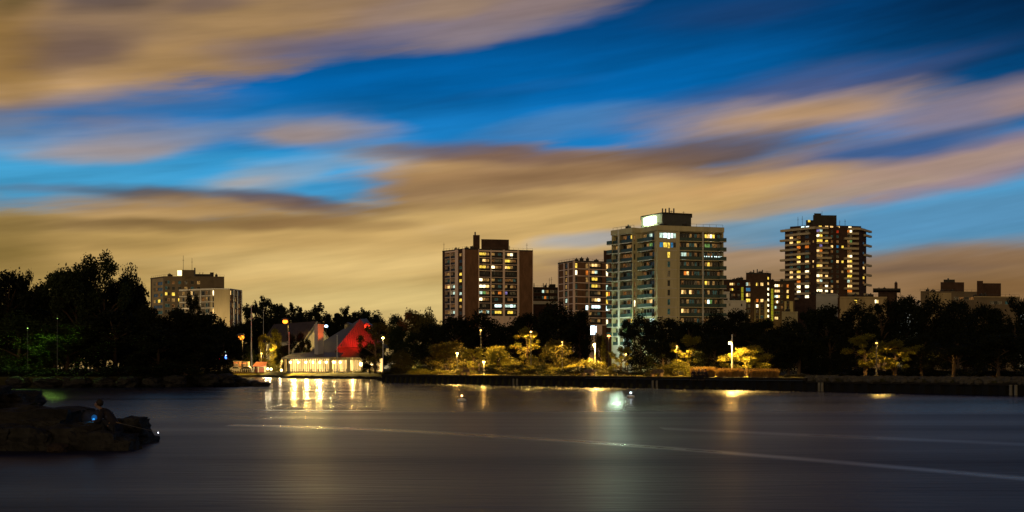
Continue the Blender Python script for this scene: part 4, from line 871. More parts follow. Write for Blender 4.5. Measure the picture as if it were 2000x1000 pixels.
for px, y, nm in ((523, 721.5, 'smallest'), (529.5, 722, 'middle'), (549.5, 724, 'brightest, beside the glass wall')):
    d = 286; t = thing('garden_light', 'low round garden light on the bank left of the restaurant, %s' % nm, 'garden light', (gx(px, d), d, GZ), 'garden lights on the bank')
    mb = MB(); mb.cyl((gx(px, d), d, GZ), (gx(px, d), d, gz(y, d)), .06, .06, metal_d); mb.build('post', t)
    mb = MB(); mb.ball((gx(px, d), d, gz(y, d)+.15), .3, lamp_w, 8, 6); mb.build('globe', t); point('garden_glow', (gx(px, d)-.1, d-.9, gz(y, d)+.5), 420, WARM, .2, t)
for px, y, c, d, nm in ((430.5, 702, (255, 20, 25), 190, 'red signal light on a short pole at the edge of the wooded point'), (440.5, 699, (60, 110, 255), 192, 'blue and white signal light on a pole at the edge of the wooded point')):
    t = thing('signal_light', nm, 'signal light', (gx(px, d), d, GZ)); mb = MB(); mb.cyl((gx(px, d), d, GZ), (gx(px, d), d, gz(y-12, d)), .07, .06, metal_d); mb.build('pole', t)
    mb = MB(); mb.ball(PT(px, y, d-.1), .22, E('sig_%d' % px, c, 7), 8, 5)
    if px > 435: mb.ball(PT(px, y-5, d-.1), .14, E('sig_white', (220, 225, 255), 4), 8, 5); mb.ball(PT(px, y-12, d-.1), .1, LIT['c'], 6, 4); mb.ball(PT(px, y+3.5, d-.1), .16, MATS['sig_440'], 8, 5)
    mb.build('lens', t)

# ------------------------------------------------------------------ kiosk, cars, wharf
k_ = thing('kiosk', 'low kiosk with a pinkish red tiled roof and open front beside the flagpole', 'kiosk', (gx(506, 287), 287, GZ)); d = 287
pink = M('roof_pink_tile', (.55, .2, .13), .8, .15, 1.5)
mb = MB(); x0, x1 = gx(494, d), gx(520, d); mb.poly([(x0, d-.6, gz(715, d)), (x1, d-.6, gz(715, d)), (x1-.3, d+2.4, gz(706.5, d)), (x0+.3, d+2.4, gz(706.5, d))], pink); mb.poly([(x0, d+5.4, gz(715, d)), (x1, d+5.4, gz(715, d)), (x1-.3, d+2.4, gz(706.5, d)), (x0+.3, d+2.4, gz(706.5, d))], pink); mb.box(x0, x1, d-.62, d-.5, gz(715, d)-.2, gz(715, d), pink); mb.build('roof', k_)
mb = MB(); mb.box(x0+.4, x1-.4, d+2, d+5, GZ, gz(714, d), tan); mb.build('wall', k_)
for q in (496, 505, 518): mb = MB(); mb.box(gx(q, d)-.1, gx(q, d)+.1, d-.3, d-.1, GZ, gz(715, d)-.1, paint_y); mb.build('post', k_)
mb = MB(); mb.box(x0+.5, x1-.5, d+.2, d+.9, GZ, GZ+1.05, M('counter_red', (.4, .14, .09), .7, .2, 1)); mb.build('counter', k_)
def trailer(label, px0, px1, y0, d, m):
    t = thing('market_trailer', label, 'trailer', (gx(px0, d), d, GZ)); x0, x1 = gx(px0, d), gx(px1, d); zt = gz(y0, d)
    mb = MB(); mb.box(x0, x1, d, d+2.4, GZ+.5, zt, m); mb.box(x0-.1, x1+.1, d-.15, d+2.5, zt+.004, zt+.12, conc); mb.build('body', t)
    mb = MB(); mb.box(x0+(x1-x0)*.15, x1-(x1-x0)*.15, d-.06, d-.01, GZ+1.4, zt-.3, LIT['d']); mb.build('window', t)
    mb = MB(); mb.poly([(x0+.3, d-.02, zt-.2), (x1-.3, d-.02, zt-.2), (x1-.3, d-1.3, zt-.5), (x0+.3, d-1.3, zt-.5)], pink); mb.build('awning', t)
    for q in (.25, .75):
        x = x0+(x1-x0)*q; mb = MB(); mb.cyl((x, d+.1, GZ+.36), (x, d+.3, GZ+.36), .36, .36, roof_d, 12); mb.build('wheel', t)
trailer('orange lit market trailer at the edge of the wooded point', 456, 468, 706, 296, M('trailer_orange', (.55, .28, .15), .6, .1, 1))
trailer('pale market trailer between the orange one and the flagpole', 470, 484, 707, 298, M('trailer_pale', (.5, .4, .3), .6, .1, 1))
def car(label, px, d, m, ln=4.3):
    x = gx(px, d); t = thing('parked_car', label, 'car', (x, d, GZ), 'cars parked by the wharf')
    prof = [(-ln/2, .35), (ln/2, .35), (ln/2, .75), (ln*.42, .92), (ln*.2, .98), (ln*.08, 1.42), (-ln*.28, 1.45), (-ln*.42, 1.0), (-ln/2, .9)]
    mb = MB(); n_ = len(prof); A = [(x+p, d, GZ+z) for p, z in prof]; Bk = [(x+p, d+1.7, GZ+z) for p, z in prof]
    mb.poly(A, m); mb.poly(Bk[::-1], m)
    for i in range(n_): j = (i+1) % n_; mb.poly([A[i], A[j], Bk[j], Bk[i]], m)
    mb.build('body', t)
    mb = MB(); mb.poly([(x-ln*.26, d-.015, GZ+1.0), (x+ln*.16, d-.015, GZ+1.0), (x+ln*.06, d-.015, GZ+1.36), (x-ln*.24, d-.015, GZ+1.36)], glass_d); mb.build('side_window', t)
    for q in (-.32, .32):
        mb = MB(); mb.cyl((x+ln*q, d-.03, GZ+.32), (x+ln*q, d+.2, GZ+.32), .32, .32, roof_d, 14); mb.cyl((x+ln*q, d-.05, GZ+.32), (x+ln*q, d-.031, GZ+.32), .18, .18, conc, 10); mb.build('wheel', t)
    mb = MB(); mb.box(x+ln*.5-.12, x+ln*.5+.02, d+.1, d+.4, GZ+.6, GZ+.75, conc); mb.build('headlight', t)
car('dark car parked in front of the pale trailer', 484, 293.5, M('car_dark', (.03, .03, .035), .3, .1, 1, .5))
car('silver car parked behind the flagpole by the wharf', 462, 293.5, M('car_silver', (.35, .34, .33), .3, .1, 1, .5))
car('pale car behind the lit garden lights', 528, 300, M('car_pale', (.6, .55, .45), .35, .1, 1, .5))
wf = thing('wharf', 'low timber wharf on close set piles below the kiosk', 'wharf', (gx(480, 291), 291, 0))
mb = MB(); mb.box(gx(449, 291), gx(512, 291), 290, 292.5, 1.12, 1.3, timber); mb.build('deck', wf)
for i in range(14):
    x = gx(450+i*4.6, 290); mb = MB(); mb.cyl((x, 289.8, -.8), (x, 289.8, 1.05), .17, .16, timber, 8); mb.build('pile', wf)
mb = MB(); mb.box(gx(449, 291), gx(512, 291), 290.6, 290.7, 2.05, 2.13, pole_w)
for i in range(15): x = gx(450+i*4.2, 290.6); mb.box(x-.04, x+.04, 290.61, 290.69, 1.3, 2.05, pole_w)
mb.build('railing', wf)

# patio furniture in front of the glass wall
def patio_set(px, d):
    x = gx(px, d); t = thing('patio_table', 'small round dark patio table with chairs pushed in, in the row before the glass wall', 'patio table', (x, d, GZ), 'patio tables before the glass wall')
    mb = MB(); mb.cyl((x, d, GZ+.72), (x, d, GZ+.76), .45, .45, metal_d, 12); mb.build('tabletop', t); mb = MB(); mb.cyl((x, d, GZ), (x, d, GZ+.71), .05, .04, metal_d, 6); mb.cyl((x, d, GZ), (x, d, GZ+.04), .25, .2, metal_d, 8); mb.build('leg', t); return t
def patio_chair(px, d, rz):
    t = thing('patio_chair', 'dark patio chair beside the tables before the glass wall', 'chair', (gx(px, d), d, GZ), 'patio chairs before the glass wall'); t.rotation_euler.z = rz
    mb = MB(); mb.box(-.22, .22, -.22, .22, .42, .47, metal_d); mb.build('seat', t, world=False); mb = MB(); mb.box(-.22, .22, .2, .24, .471, .9, metal_d); mb.build('backrest', t, world=False)
    for sx_ in (-.2, .2):
        for sy_ in (-.2, .2): mb = MB(); mb.cyl((sx_, sy_, 0), (sx_, sy_, .419), .02, .02, metal_d, 5); mb.build('leg', t, world=False)
    return t
tp = None; ch0 = None
for i, px in enumerate(range(572, 700, 14)):
    d = 249.2+(abs(px-645)/40)**2*1.6
    if tp is None: tp = patio_set(px, d)
    else: c = copy_tree(tp); c.location = (gx(px, d), d, GZ)
    for s in (-1, 1):
        if ch0 is None: ch0 = patio_chair(px+s*5.5, d, s*R(80)); continue
        c = copy_tree(ch0); c.location = (gx(px+s*5.5, d), d+.1, GZ); c.rotation_euler.z = -s*R(75)

# ------------------------------------------------------------------ trees
def crown_mesh(name, seed, kind, n=4200, leaf=.05):
    r = random.Random(seed); mb = MB(); C = []
    if kind == 'round':
        for i in range(52):
            a = r.uniform(0, 2*math.pi); v = r.uniform(-1, 1); q = math.sqrt(max(0, 1-v*v*(1 if v > 0 else .6)))*r.uniform(.4, 1)
            C.append((.38*q*math.cos(a), .38*q*math.sin(a), .50+.40*v, r.uniform(.08, .15)))
    elif kind == 'tall':
        for i in range(34):
            h = r.uniform(.12, .95); w = .30*math.sin(math.pi*min(1, (h*.92+.08)))**.7; a = r.uniform(0, 2*math.pi); q = r.uniform(.3, 1)
            C.append((w*q*math.cos(a), w*q*math.sin(a), h, r.uniform(.07, .14)))
    elif kind == 'spread':
        for i in range(36):
            a = r.uniform(0, 2*math.pi); q = math.sqrt(r.random()); h = .90-.36*q*q+r.uniform(-.36, .04)
            C.append((.42*q*math.cos(a), .42*q*math.sin(a), h, r.uniform(.06, .13)))
    elif kind == 'airy':
        for i in range(30):
            a = r.uniform(0, 2*math.pi); v = r.uniform(-.9, 1); q = math.sqrt(max(0, 1-v*v))*r.uniform(.2, 1)
            C.append((.4*q*math.cos(a), .4*q*math.sin(a), .58+.36*v, r.uniform(.05, .10)))
    elif kind == 'shrub':
        for i in range(30):
            a = r.uniform(0, 2*math.pi); q = math.sqrt(r.random()); h = .78*math.sqrt(max(0, 1-q*q*.95))*r.uniform(.25, 1)
            C.append((.44*q*math.cos(a), .44*q*math.sin(a), h, r.uniform(.10, .2)))
    elif kind == 'hedge':
        for i in range(46):
            a = r.uniform(0, 2*math.pi); q = math.sqrt(r.random()); h = .82*math.sqrt(max(0, 1-q**4*.85))*r.uniform(.1, 1)
            C.append((.46*q*math.cos(a), .46*q*math.sin(a), h, r.uniform(.10, .16)))
    elif kind == 'conifer':
        tiers = 12
        for t_ in range(tiers):
            h = .12+.86*t_/tiers; w = .34*(1-h)**.8+.02; nb = r.randint(4, 6)
            for k in range(nb):
                a = 2*math.pi*(k+r.random()*.7)/nb; L = w*r.uniform(.55, 1.25)
                for q in (.35, .7, 1.0): C.append((L*q*math.cos(a), L*q*math.sin(a), h+.03*q+r.uniform(-.01, .01), .028+.03*(1-q)))
    elif kind == 'pine':
        for t_ in range(34):
            h = r.uniform(.02, .95); a = r.uniform(0, 2*math.pi); L = r.uniform(.14, .5)*(1.2-h*.75)
            for q in (.25, .5, .75, 1.0): C.append((L*q*math.cos(a), L*q*math.sin(a), h+.05*q*q+r.uniform(-.012, .012), .03+.035*(1-abs(q-.6))))
        C += [(0, 0, .97, .02), (0, 0, .92, .035), (.01, 0, .85, .05)]
    vol = [c[3]**2 for c in C]; tot = sum(vol); m = 0
    for c, v in zip(C, vol):
        k = max(4, int(n*v/tot))
        for i in range(k):
            d_ = Vector((r.gauss(0, 1), r.gauss(0, 1), r.gauss(0, 1))).normalized(); q = r.random()**.45*(1.0 if r.random() < .9 else 1.35)
            p = Vector(c[:3])+Vector((d_.x, d_.y, d_.z*.8))*c[3]*q
            if p.z < .005: p.z = .005+r.random()*.03
            a = (Vector((r.gauss(0, 1), r.gauss(0, 1), r.gauss(0, .6)))).normalized(); b_ = a.cross(Vector((r.gauss(0, 1), r.gauss(0, 1), r.gauss(0, 1)))).normalized()
            L = leaf*r.uniform(.55, 1.25); w = L*r.uniform(.35, .6)
            mb.v += [tuple(p-a*L*.5), tuple(p+b_*w*.5), tuple(p+a*L*.5), tuple(p-b_*w*.5)]; j = len(mb.v)-4; mb.f.append((j, j+1, j+2, j+3)); mb.m.append(0)
    me = bpy.data.meshes.new(name); me.from_pydata(mb.v, [], mb.f); me.update()
    # limbs for the trunk mesh reach some of the clumps
    tb = MB(); top = .62 if kind not in ('conifer', 'pine') else .97; rr = .028 if kind not in ('shrub', 'hedge') else .012
    if kind in ('shrub', 'hedge'):
        for c in C[:9]: tb.tube([(c[0]*.2, c[1]*.2, -.02), (c[0]*.6, c[1]*.6, c[2]*.5), c[:3]], [.012, .009, .004], bark, 5)
    else:
        tb.tube([(0, 0, -.03), (0, 0, .05), (.012, .008, top*.5), (.0, .0, top)], [rr*1.5, rr, rr*.8, rr*.35], bark, 8)
        for c in r.sample(C, min(12, len(C))):
            h = max(.12, min(top*.9, c[2]-.16)); tb.tube([(.006, .004, h), (c[0]*.5, c[1]*.5, (h+c[2])/2+.02), c[:3]], [rr*.45, rr*.3, rr*.12], bark, 5)
    tm = bpy.data.meshes.new(name+'_wood'); tm.from_pydata(tb.v, [], tb.f); tm.materials.append(bark); tm.update()
    return me, tm
PROTO = {}
def proto(kind, var, leaf):
    key = (kind, var)
    if key not in PROTO:
        n, s = {'round': (9000, .042), 'tall': (7500, .042), 'spread': (10000, .030), 'airy': (7500, .031), 'shrub': (6500, .046), 'hedge': (5000, .05), 'conifer': (4500, .042), 'pine': (4000, .045)}[kind]
        PROTO[key] = crown_mesh('%s_crown' % kind, hash_(kind)*7+var, kind, n, s)
    cm, tm = PROTO[key]; k2 = (kind, var, leaf.name)
    if k2 not in PROTO:
        c = cm.copy(); c.materials.clear(); c.materials.append(leaf); PROTO[k2] = c
    return PROTO[k2], tm
def hash_(s): return sum(ord(c) for c in s)
NT = [0]
def tree(label, px, w, ytop, d, kind, leaf, name=None, cat='tree', group=None, base=GZ, trunk_d=None):
    NT[0] += 1
    x = gx(px, d); H = gz(ytop, d)-base; wid = w*d/F/.86
    if kind == 'conifer' : wid = w*d/F/.7
    cm, tm = proto(kind, NT[0] % 3, leaf)
    t = thing(name or {'conifer': 'pine_tree', 'pine': 'pine_tree', 'shrub': 'shrub', 'hedge': 'hedge_shrub'}.get(kind, 'tree'), label, cat, (x, d, base-.04), group)
    t.scale = (wid, wid, H/.98); t.rotation_euler.z = (NT[0]*2.399) % 6.283
    for nm, me in (('crown' if kind not in ('shrub', 'hedge') else 'foliage', cm), ('trunk' if kind not in ('shrub', 'hedge') else 'stem', tm)):
        o = bpy.data.objects.new(nm, me); col.objects.link(o); o.parent = t
    return t
def at_wall(px, back): return wall_y(px)+back
gp = 'trees on the wooded point at the left'
PZ = .9
for (px, w, y, d, k, lf, lab) in [
 (15, 130, 520, 150, 'round', leaf_b, 'tree on the wooded point cut by the left edge of the picture'),
 (52, 74, 530, 156, 'airy', leaf_b, 'thin topped tree second from the left edge on the wooded point'),
 (108, 96, 520, 154, 'round', leaf_a, 'broad tree on the wooded point whose inner leaves catch green light'),
 (150, 120, 506, 150, 'round', leaf_a, 'dense green topped tree on the wooded point, left of the highest one'),
 (203, 130, 494, 152, 'airy', leaf_a, 'highest tree on the wooded point with sky showing through its crown'),
 (168, 100, 530, 166, 'round', leaf_b, 'dense dark tree just left of the highest tree, behind it'),
 (266, 80, 548, 168, 'round', leaf_b, 'dense dark tree behind the right shoulder of the wooded point'),
 (38, 84, 545, 166, 'round', leaf_b, 'dense dark tree behind the two leftmost trees'),
 (228, 84, 536, 160, 'round', leaf_b, 'tree filling the gap right of the highest tree on the wooded point'),
 (75, 84, 548, 162, 'round', leaf_b, 'lower tree in the notch between the two left tree groups'),
 (252, 92, 520, 158, 'round', leaf_b, 'tree on the right shoulder of the wooded point before the slope of the tree line'),
 (292, 90, 592, 150, 'round', leaf_b, 'lower dark tree under the left end of the beige stepped block'),
 (352, 100, 596, 152, 'round', leaf_b, 'dark tree standing in front of the middle of the beige stepped block'),
 (372, 52, 570, 160, 'airy', leaf_b, 'loose tree top poking up in front of the beige block'),
 (404, 92, 604, 154, 'round', leaf_b, 'dark tree below the blank lit end wall'),
 (436, 60, 628, 168, 'airy', leaf_b, 'small tree at the right end of the wooded point near the orange lamp'),
 (40, 150, 610, 140, 'round', leaf_g, 'leafy tree low at the water on the far left, partly lit green'),
 (130, 150, 628, 138.5, 'round', leaf_g, 'leafy tree low at the water, second from the left, lit green'),
 (225, 150, 600, 140, 'round', leaf_b, 'wide dark tree at the water under the highest tree'),
 (310, 140, 636, 138, 'round', leaf_b, 'wide dark tree at the water below the left end of the beige block'),
 (385, 110, 650, 140, 'round', leaf_b, 'low dark tree near the tip of the wooded point'),
]: tree(lab, px, w, y, d, k, lf, group=gp, base=PZ)
for (px, w, y, d, lab) in [(424, 50, 690, 141, 'dark shrub at the tip of the wooded point in front of the red signal light'), (441, 26, 705, 139, 'last small shrub at the very tip of the wooded point'), (340, 120, 700, 134, 'dark shrub at the water in the middle of the wooded point'),
 (240, 130, 706, 133, 'dark shrub at the water left of the middle of the wooded point'), (130, 130, 706, 133, 'dark shrub at the water on the left half of the wooded point'), (30, 130, 706, 133, 'dark shrub at the water by the left edge')]:
    tree(lab, px, w, y, d, 'shrub', leaf_b, cat='shrub', group='shrubs on the wooded point', base=.7)
for (px, w, y, d, lab) in [(10, 170, 610, 235, 'dark tree deep in the wooded point, farthest left'), (100, 170, 600, 240, 'dark tree deep in the wooded point behind the green lit leaves'), (190, 170, 600, 236, 'dark tree deep in the wooded point behind the highest tree'), (280, 150, 612, 240, 'dark tree deep in the wooded point before the left end of the beige block'), (360, 150, 616, 236, 'dark tree deep in the wooded point before the middle of the beige block'), (428, 110, 640, 242, 'dark tree deep in the wooded point left of the nearest orange lamp')]:
    tree(lab, px, w, y, d, 'round', leaf_b, group='trees deep in the wooded point')
for (px, w, y, d, lab) in [(1590, 130, 634, 250, 'dark tree in the second row below the left of the balconied tower'), (1660, 130, 630, 255, 'dark tree in the second row below the long pale low building'), (1735, 130, 628, 250, 'dark tree in the second row below the rooftop pavilion'), (1810, 130, 630, 255, 'dark tree in the second row below the left of the beige flat block'), (1885, 130, 632, 250, 'dark tree in the second row below the plant room'), (1960, 130, 632, 255, 'dark tree in the second row near the right edge'), (1510, 120, 640, 255, 'dark tree in the second row below the stair lit tower'), (1430, 120, 640, 250, 'dark tree in the second row right of the cream tower'), (1340, 120, 650, 250, 'dark tree in the second row before the cream tower'), (1100, 120, 640, 270, 'dark tree in the second row below the low dark block'), (1010, 120, 640, 270, 'dark tree in the second row below the brick tower right end'), (920, 120, 640, 272, 'dark tree in the second row below the brick tower left end')]:
    tree(lab, px, w, y, d, 'round', leaf_b, group='second row of park trees')
for i, px in enumerate(range(1590, 2010, 52)):
    tree('dark low shrub between the right hand trunks, %s' % ('first from the rubble start', 'second from the rubble start', 'third, left of the pale trunks', 'by the lamp with pale trunks', 'right of the pale trunks', 'under the beige flat block', 'left of the faint pale trunk', 'right of the faint pale trunk', 'at the right edge')[i], px, 70, 706+(i*37 % 9), 150-i*4, 'shrub', leaf_b, cat='shrub', group='dark shrubs behind the rubble bank')
# pines and leafy trees behind the restaurant
for i, (px, w, y, d, k) in enumerate([(484, 34, 602, 372, 'pine'), (500, 34, 594, 376, 'pine'), (518, 40, 585, 370, 'pine'), (537, 36, 595, 378, 'pine'), (553, 32, 597, 372, 'conifer'), (570, 36, 598, 376, 'pine'), (586, 34, 599, 372, 'conifer'), (603, 30, 606, 378, 'pine'), (622, 34, 597, 370, 'pine'), (640, 30, 612, 376, 'conifer'), (657, 30, 610, 372, 'conifer'), (674, 34, 603, 374, 'pine'), (692, 30, 608, 376, 'conifer'), (712, 34, 606, 374, 'pine'), (734, 34, 612, 372, 'conifer')]):
    lab = ['leftmost pine behind the hall, beside the brick end of the beige block', 'second pine from the left behind the car park lamps', 'tallest spiky pine, above the thin pole', 'pine just right of the tallest spiky one', 'pine above the orange lamp on the tall pole', 'pine above the left end of the dark hall roof', 'pine above the middle of the dark hall roof', 'short pine left of the chimney top',
           'dense pine rising right above the chimney', 'low pine just right of the chimney', 'low pine left of the small roof dormer', 'flat topped pine above the small roof dormer', 'pine left of the red roof peak', 'pine behind the red roof peak', 'pine right of the red roof peak'][i]
    tree(lab, px, w*(1.9 if k == 'pine' else 1.5), y, d, k, needle, group='dark pines behind the restaurant')
for i, (px, w, y, d) in enumerate([(472, 84, 626, 345), (508, 84, 610, 350), (548, 90, 606, 350), (590, 84, 608, 352), (632, 86, 611, 350), (672, 80, 612, 350), (712, 70, 606, 345), (738, 64, 609, 340), (690, 70, 611, 342)]):
    tree(['dark leafy tree behind the nearest orange lamp', 'dark leafy tree behind the flagpole top', 'dark leafy tree under the pines, behind the high orange lamp', 'dark leafy tree under the pines left of the lime gable', 'dark leafy tree under the pines right of the chimney', 'dark leafy tree left of the red roof peak, under the pines', 'rounded dark tree rising over the red roof peak', 'rounded dark tree right of the red roof peak', 'dark tree between the dormer and the roof peak'][i], px, w, y, d, 'round', leaf_b, group='leafy trees behind the restaurant')
ct = 'small trees round the car park'
for (px, w, y, d, k, lf, lab) in [(519, 44, 652, 295, 'airy', leaf_y, 'yellow lit airy tree in the car park'), (538, 40, 644, 303, 'tall', leaf_y, 'yellow lit taller tree behind the airy one in the car park'), (569, 34, 655, 282, 'tall', leaf_b, 'dark tree behind the white mast with the crossbar'), (586, 34, 650, 280, 'tall', leaf_b, 'dark tree just left of the lime gable'), (601, 26, 664, 279, 'tall', leaf_b, 'narrow dark tree touching the chimney'), (553, 34, 672, 278, 'round', leaf_a, 'dark round tree left of the white mast'),
 (458, 50, 668, 320, 'round', leaf_b, 'dark tree below the nearest orange lamp'), (484, 40, 676, 318, 'round', leaf_a, 'dim tree behind the flagpole')]:
    tree(lab, px, w, y, d, k, lf, group=ct)
for px, w, y, d, lab in [(524, 22, 699, 291, 'yellow lit bush beside the pink roofed kiosk'), (537, 26, 703, 290, 'yellow lit bush behind the garden lights'), (472, 26, 702, 302, 'bush behind the market trailers'), (552, 16, 712, 289, 'low bush at the left corner of the glass wall')]:
    tree(lab, px, w, y, d, 'shrub', leaf_y, cat='shrub')
gp = 'park trees along the far shore'
for (px, w, y, d, k, lf, lab) in [
 (733, 78, 629, 238, 'airy', leaf_c, 'tree in front of the red roof with red lit leaves'), (722, 50, 668, 241, 'round', leaf_b, 'dark lower tree in front of the right end of the restaurant'),
 (776, 50, 610, 310, 'round', leaf_a, 'green topped tree just right of the red roof, further back'), (806, 74, 600, 300, 'round', leaf_c, 'pale green round topped tree against the sky left of the brick tower'), (838, 56, 603, 290, 'round', leaf_c, 'green round tree touching the left edge of the brick tower'),
 (778, 60, 640, 222, 'tall', leaf_a, 'drooping tree right of the red lit leaves'), (806, 54, 650, 214, 'tall', leaf_a, 'drooping tree between the lawn and the dark mass'), (786, 56, 684, 205, 'round', leaf_c, 'low amber lit tree at the right end of the lawn'),
 (846, 80, 628, 214, 'round', leaf_b, 'dark tree below the left end of the brick tower'), (890, 100, 612, 208, 'round', leaf_b, 'dark round tree below the pink piers of the brick tower'), (940, 104, 606, 210, 'round', leaf_b, 'dark round tree below the balconies of the brick tower'), (990, 76, 630, 206, 'round', leaf_b, 'dark tree below the right pier of the brick tower'),
 (1030, 84, 606, 216, 'round', leaf_b, 'dark tree covering the right corner of the brick tower'), (1084, 116, 588, 210, 'round', leaf_b, 'big dark tree below the low dark block'), (1132, 60, 600, 214, 'round', leaf_b, 'dark tree below the white gridded slab, left of the glowing sign'),
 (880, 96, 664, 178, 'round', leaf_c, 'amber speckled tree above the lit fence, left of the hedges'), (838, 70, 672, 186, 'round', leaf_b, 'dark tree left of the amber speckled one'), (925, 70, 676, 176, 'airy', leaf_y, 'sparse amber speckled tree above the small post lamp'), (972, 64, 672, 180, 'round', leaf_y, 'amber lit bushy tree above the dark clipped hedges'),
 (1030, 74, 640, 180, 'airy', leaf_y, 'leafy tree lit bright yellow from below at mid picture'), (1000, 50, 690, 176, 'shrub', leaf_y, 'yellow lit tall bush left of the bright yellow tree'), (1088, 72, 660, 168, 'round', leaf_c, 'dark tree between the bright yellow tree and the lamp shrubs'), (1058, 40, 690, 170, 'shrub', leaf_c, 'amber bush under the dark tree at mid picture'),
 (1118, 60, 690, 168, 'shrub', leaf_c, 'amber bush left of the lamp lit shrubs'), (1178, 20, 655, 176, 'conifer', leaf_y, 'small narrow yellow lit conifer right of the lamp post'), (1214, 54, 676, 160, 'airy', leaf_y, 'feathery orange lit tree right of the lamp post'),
 (1172, 30, 650, 225, 'round', leaf_c, 'small lit tree top below the cream tower corner'), (1226, 46, 622, 190, 'airy', leaf_b, 'loose dark tree in front of the lit corner of the cream tower'), (1252, 76, 610, 188, 'round', leaf_b, 'dark tree below the left half of the cream tower'), (1300, 96, 617, 182, 'round', leaf_b, 'dark tree below the plain wall of the cream tower'), (1348, 84, 622, 178, 'round', leaf_b, 'dark tree below the right balconies of the cream tower'),
 (1400, 90, 606, 182, 'round', leaf_b, 'dark tree at the right corner of the cream tower'), (1436, 80, 600, 178, 'round', leaf_b, 'tall dark tree below the white low buildings'), (1490, 96, 618, 172, 'round', leaf_b, 'dark tree below the stair lit tower'), (1540, 90, 622, 168, 'round', leaf_b, 'dark tree below the pale cream low building'), (1575, 70, 596, 186, 'airy', leaf_b, 'loose dark tree below the left of the balconied tower'),
 (1615, 100, 590, 180, 'round', leaf_b, 'dark tree below the middle of the balconied tower'), (1672, 96, 588, 176, 'round', leaf_b, 'dark tree below the long pale low building'), (1722, 84, 578, 180, 'airy', leaf_b, 'loose topped dark tree below the rooftop pavilion'), (1768, 90, 570, 184, 'round', leaf_b, 'tall dark tree right of the rooftop pavilion'),
 (1820, 96, 574, 178, 'round', leaf_b, 'dark tree below the left end of the beige flat block'), (1872, 84, 580, 172, 'round', leaf_b, 'dark tree below the beige flat block plant room'), (1925, 90, 588, 164, 'round', leaf_b, 'dark tree below the tall rooftop box'), (1982, 90, 580, 160, 'airy', leaf_b, 'loose dark tree near the right edge'), (2030, 90, 574, 150, 'round', leaf_b, 'dark tree cut by the right edge'),
 (1294, 76, 664, 158, 'round', leaf_b, 'lower dark tree behind the amber shrub'), (1345, 80, 655, 153, 'airy', leaf_y, 'lower tree with a few amber leaves left of the lit reeds'), (1396, 84, 650, 150, 'round', leaf_b, 'lower dark tree behind the lit reeds'),
 (1458, 104, 668, 133, 'spread', leaf_y, 'spreading tree lit bright yellow beside the white lamp post'), (1500, 80, 650, 140, 'round', leaf_b, 'dark tree right of the yellow spreading tree'), (1560, 100, 646, 142, 'round', leaf_b, 'lower dark tree above the start of the rubble bank'), (1622, 96, 652, 140, 'round', leaf_b, 'lower dark tree left of the pale trunks'),
 (1690, 112, 652, 129, 'airy', leaf_y, 'spreading tree with amber leaves, left of the pair with pale trunks'), (1748, 112, 660, 127, 'airy', leaf_y, 'spreading tree with amber leaves, right of the pair with pale trunks'), (1800, 84, 650, 130, 'round', leaf_b, 'lower dark tree right of the amber leaves'), (1862, 120, 650, 122, 'spread', leaf_b, 'dark spreading tree with a faint pale trunk near the right edge'), (1950, 110, 648, 118, 'round', leaf_b, 'lower dark tree at the right edge of the park'), (2030, 110, 640, 112, 'round', leaf_b, 'lower dark tree partly outside the right edge')]:
    tree(lab, px, w, y, d, k, lf, cat='shrub' if k == 'shrub' else 'tree', group=gp if k != 'shrub' else None)
for (px, w, y, back, k, lf, lab) in [
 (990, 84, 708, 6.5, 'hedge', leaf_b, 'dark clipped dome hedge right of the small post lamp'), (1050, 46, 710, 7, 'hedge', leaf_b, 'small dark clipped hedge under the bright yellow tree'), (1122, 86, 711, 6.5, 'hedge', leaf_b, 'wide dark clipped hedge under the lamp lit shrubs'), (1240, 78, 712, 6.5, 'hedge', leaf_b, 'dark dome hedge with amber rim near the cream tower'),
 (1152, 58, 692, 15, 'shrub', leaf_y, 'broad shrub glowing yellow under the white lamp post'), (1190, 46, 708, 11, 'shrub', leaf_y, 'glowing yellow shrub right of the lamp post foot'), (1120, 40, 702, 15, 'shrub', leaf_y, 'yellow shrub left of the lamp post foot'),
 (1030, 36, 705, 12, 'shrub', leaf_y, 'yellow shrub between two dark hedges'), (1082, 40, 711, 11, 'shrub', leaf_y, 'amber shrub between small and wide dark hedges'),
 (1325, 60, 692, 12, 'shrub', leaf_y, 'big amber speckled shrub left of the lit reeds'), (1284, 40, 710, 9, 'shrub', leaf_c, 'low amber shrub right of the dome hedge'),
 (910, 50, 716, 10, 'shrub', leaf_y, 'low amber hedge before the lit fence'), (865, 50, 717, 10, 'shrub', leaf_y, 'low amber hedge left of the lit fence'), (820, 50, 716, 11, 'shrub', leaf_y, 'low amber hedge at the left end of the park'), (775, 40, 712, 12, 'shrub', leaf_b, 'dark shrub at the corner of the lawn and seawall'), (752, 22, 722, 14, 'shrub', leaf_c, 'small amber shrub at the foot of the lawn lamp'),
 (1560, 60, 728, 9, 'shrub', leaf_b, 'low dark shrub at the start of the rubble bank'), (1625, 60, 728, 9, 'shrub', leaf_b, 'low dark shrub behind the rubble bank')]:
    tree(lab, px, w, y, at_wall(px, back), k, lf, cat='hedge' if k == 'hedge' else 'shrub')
for px, y in ((706, 718), (716, 717), (728, 718), (690, 721)):
    tree({706: 'garden shrub before the bright right window of the restaurant', 716: 'garden shrub right of the bright restaurant window', 728: 'garden shrub beside the lawn lamp', 690: 'low garden shrub at the cream pergola column'}[px], px, 14, y, 249, 'shrub', leaf_y, cat='shrub')
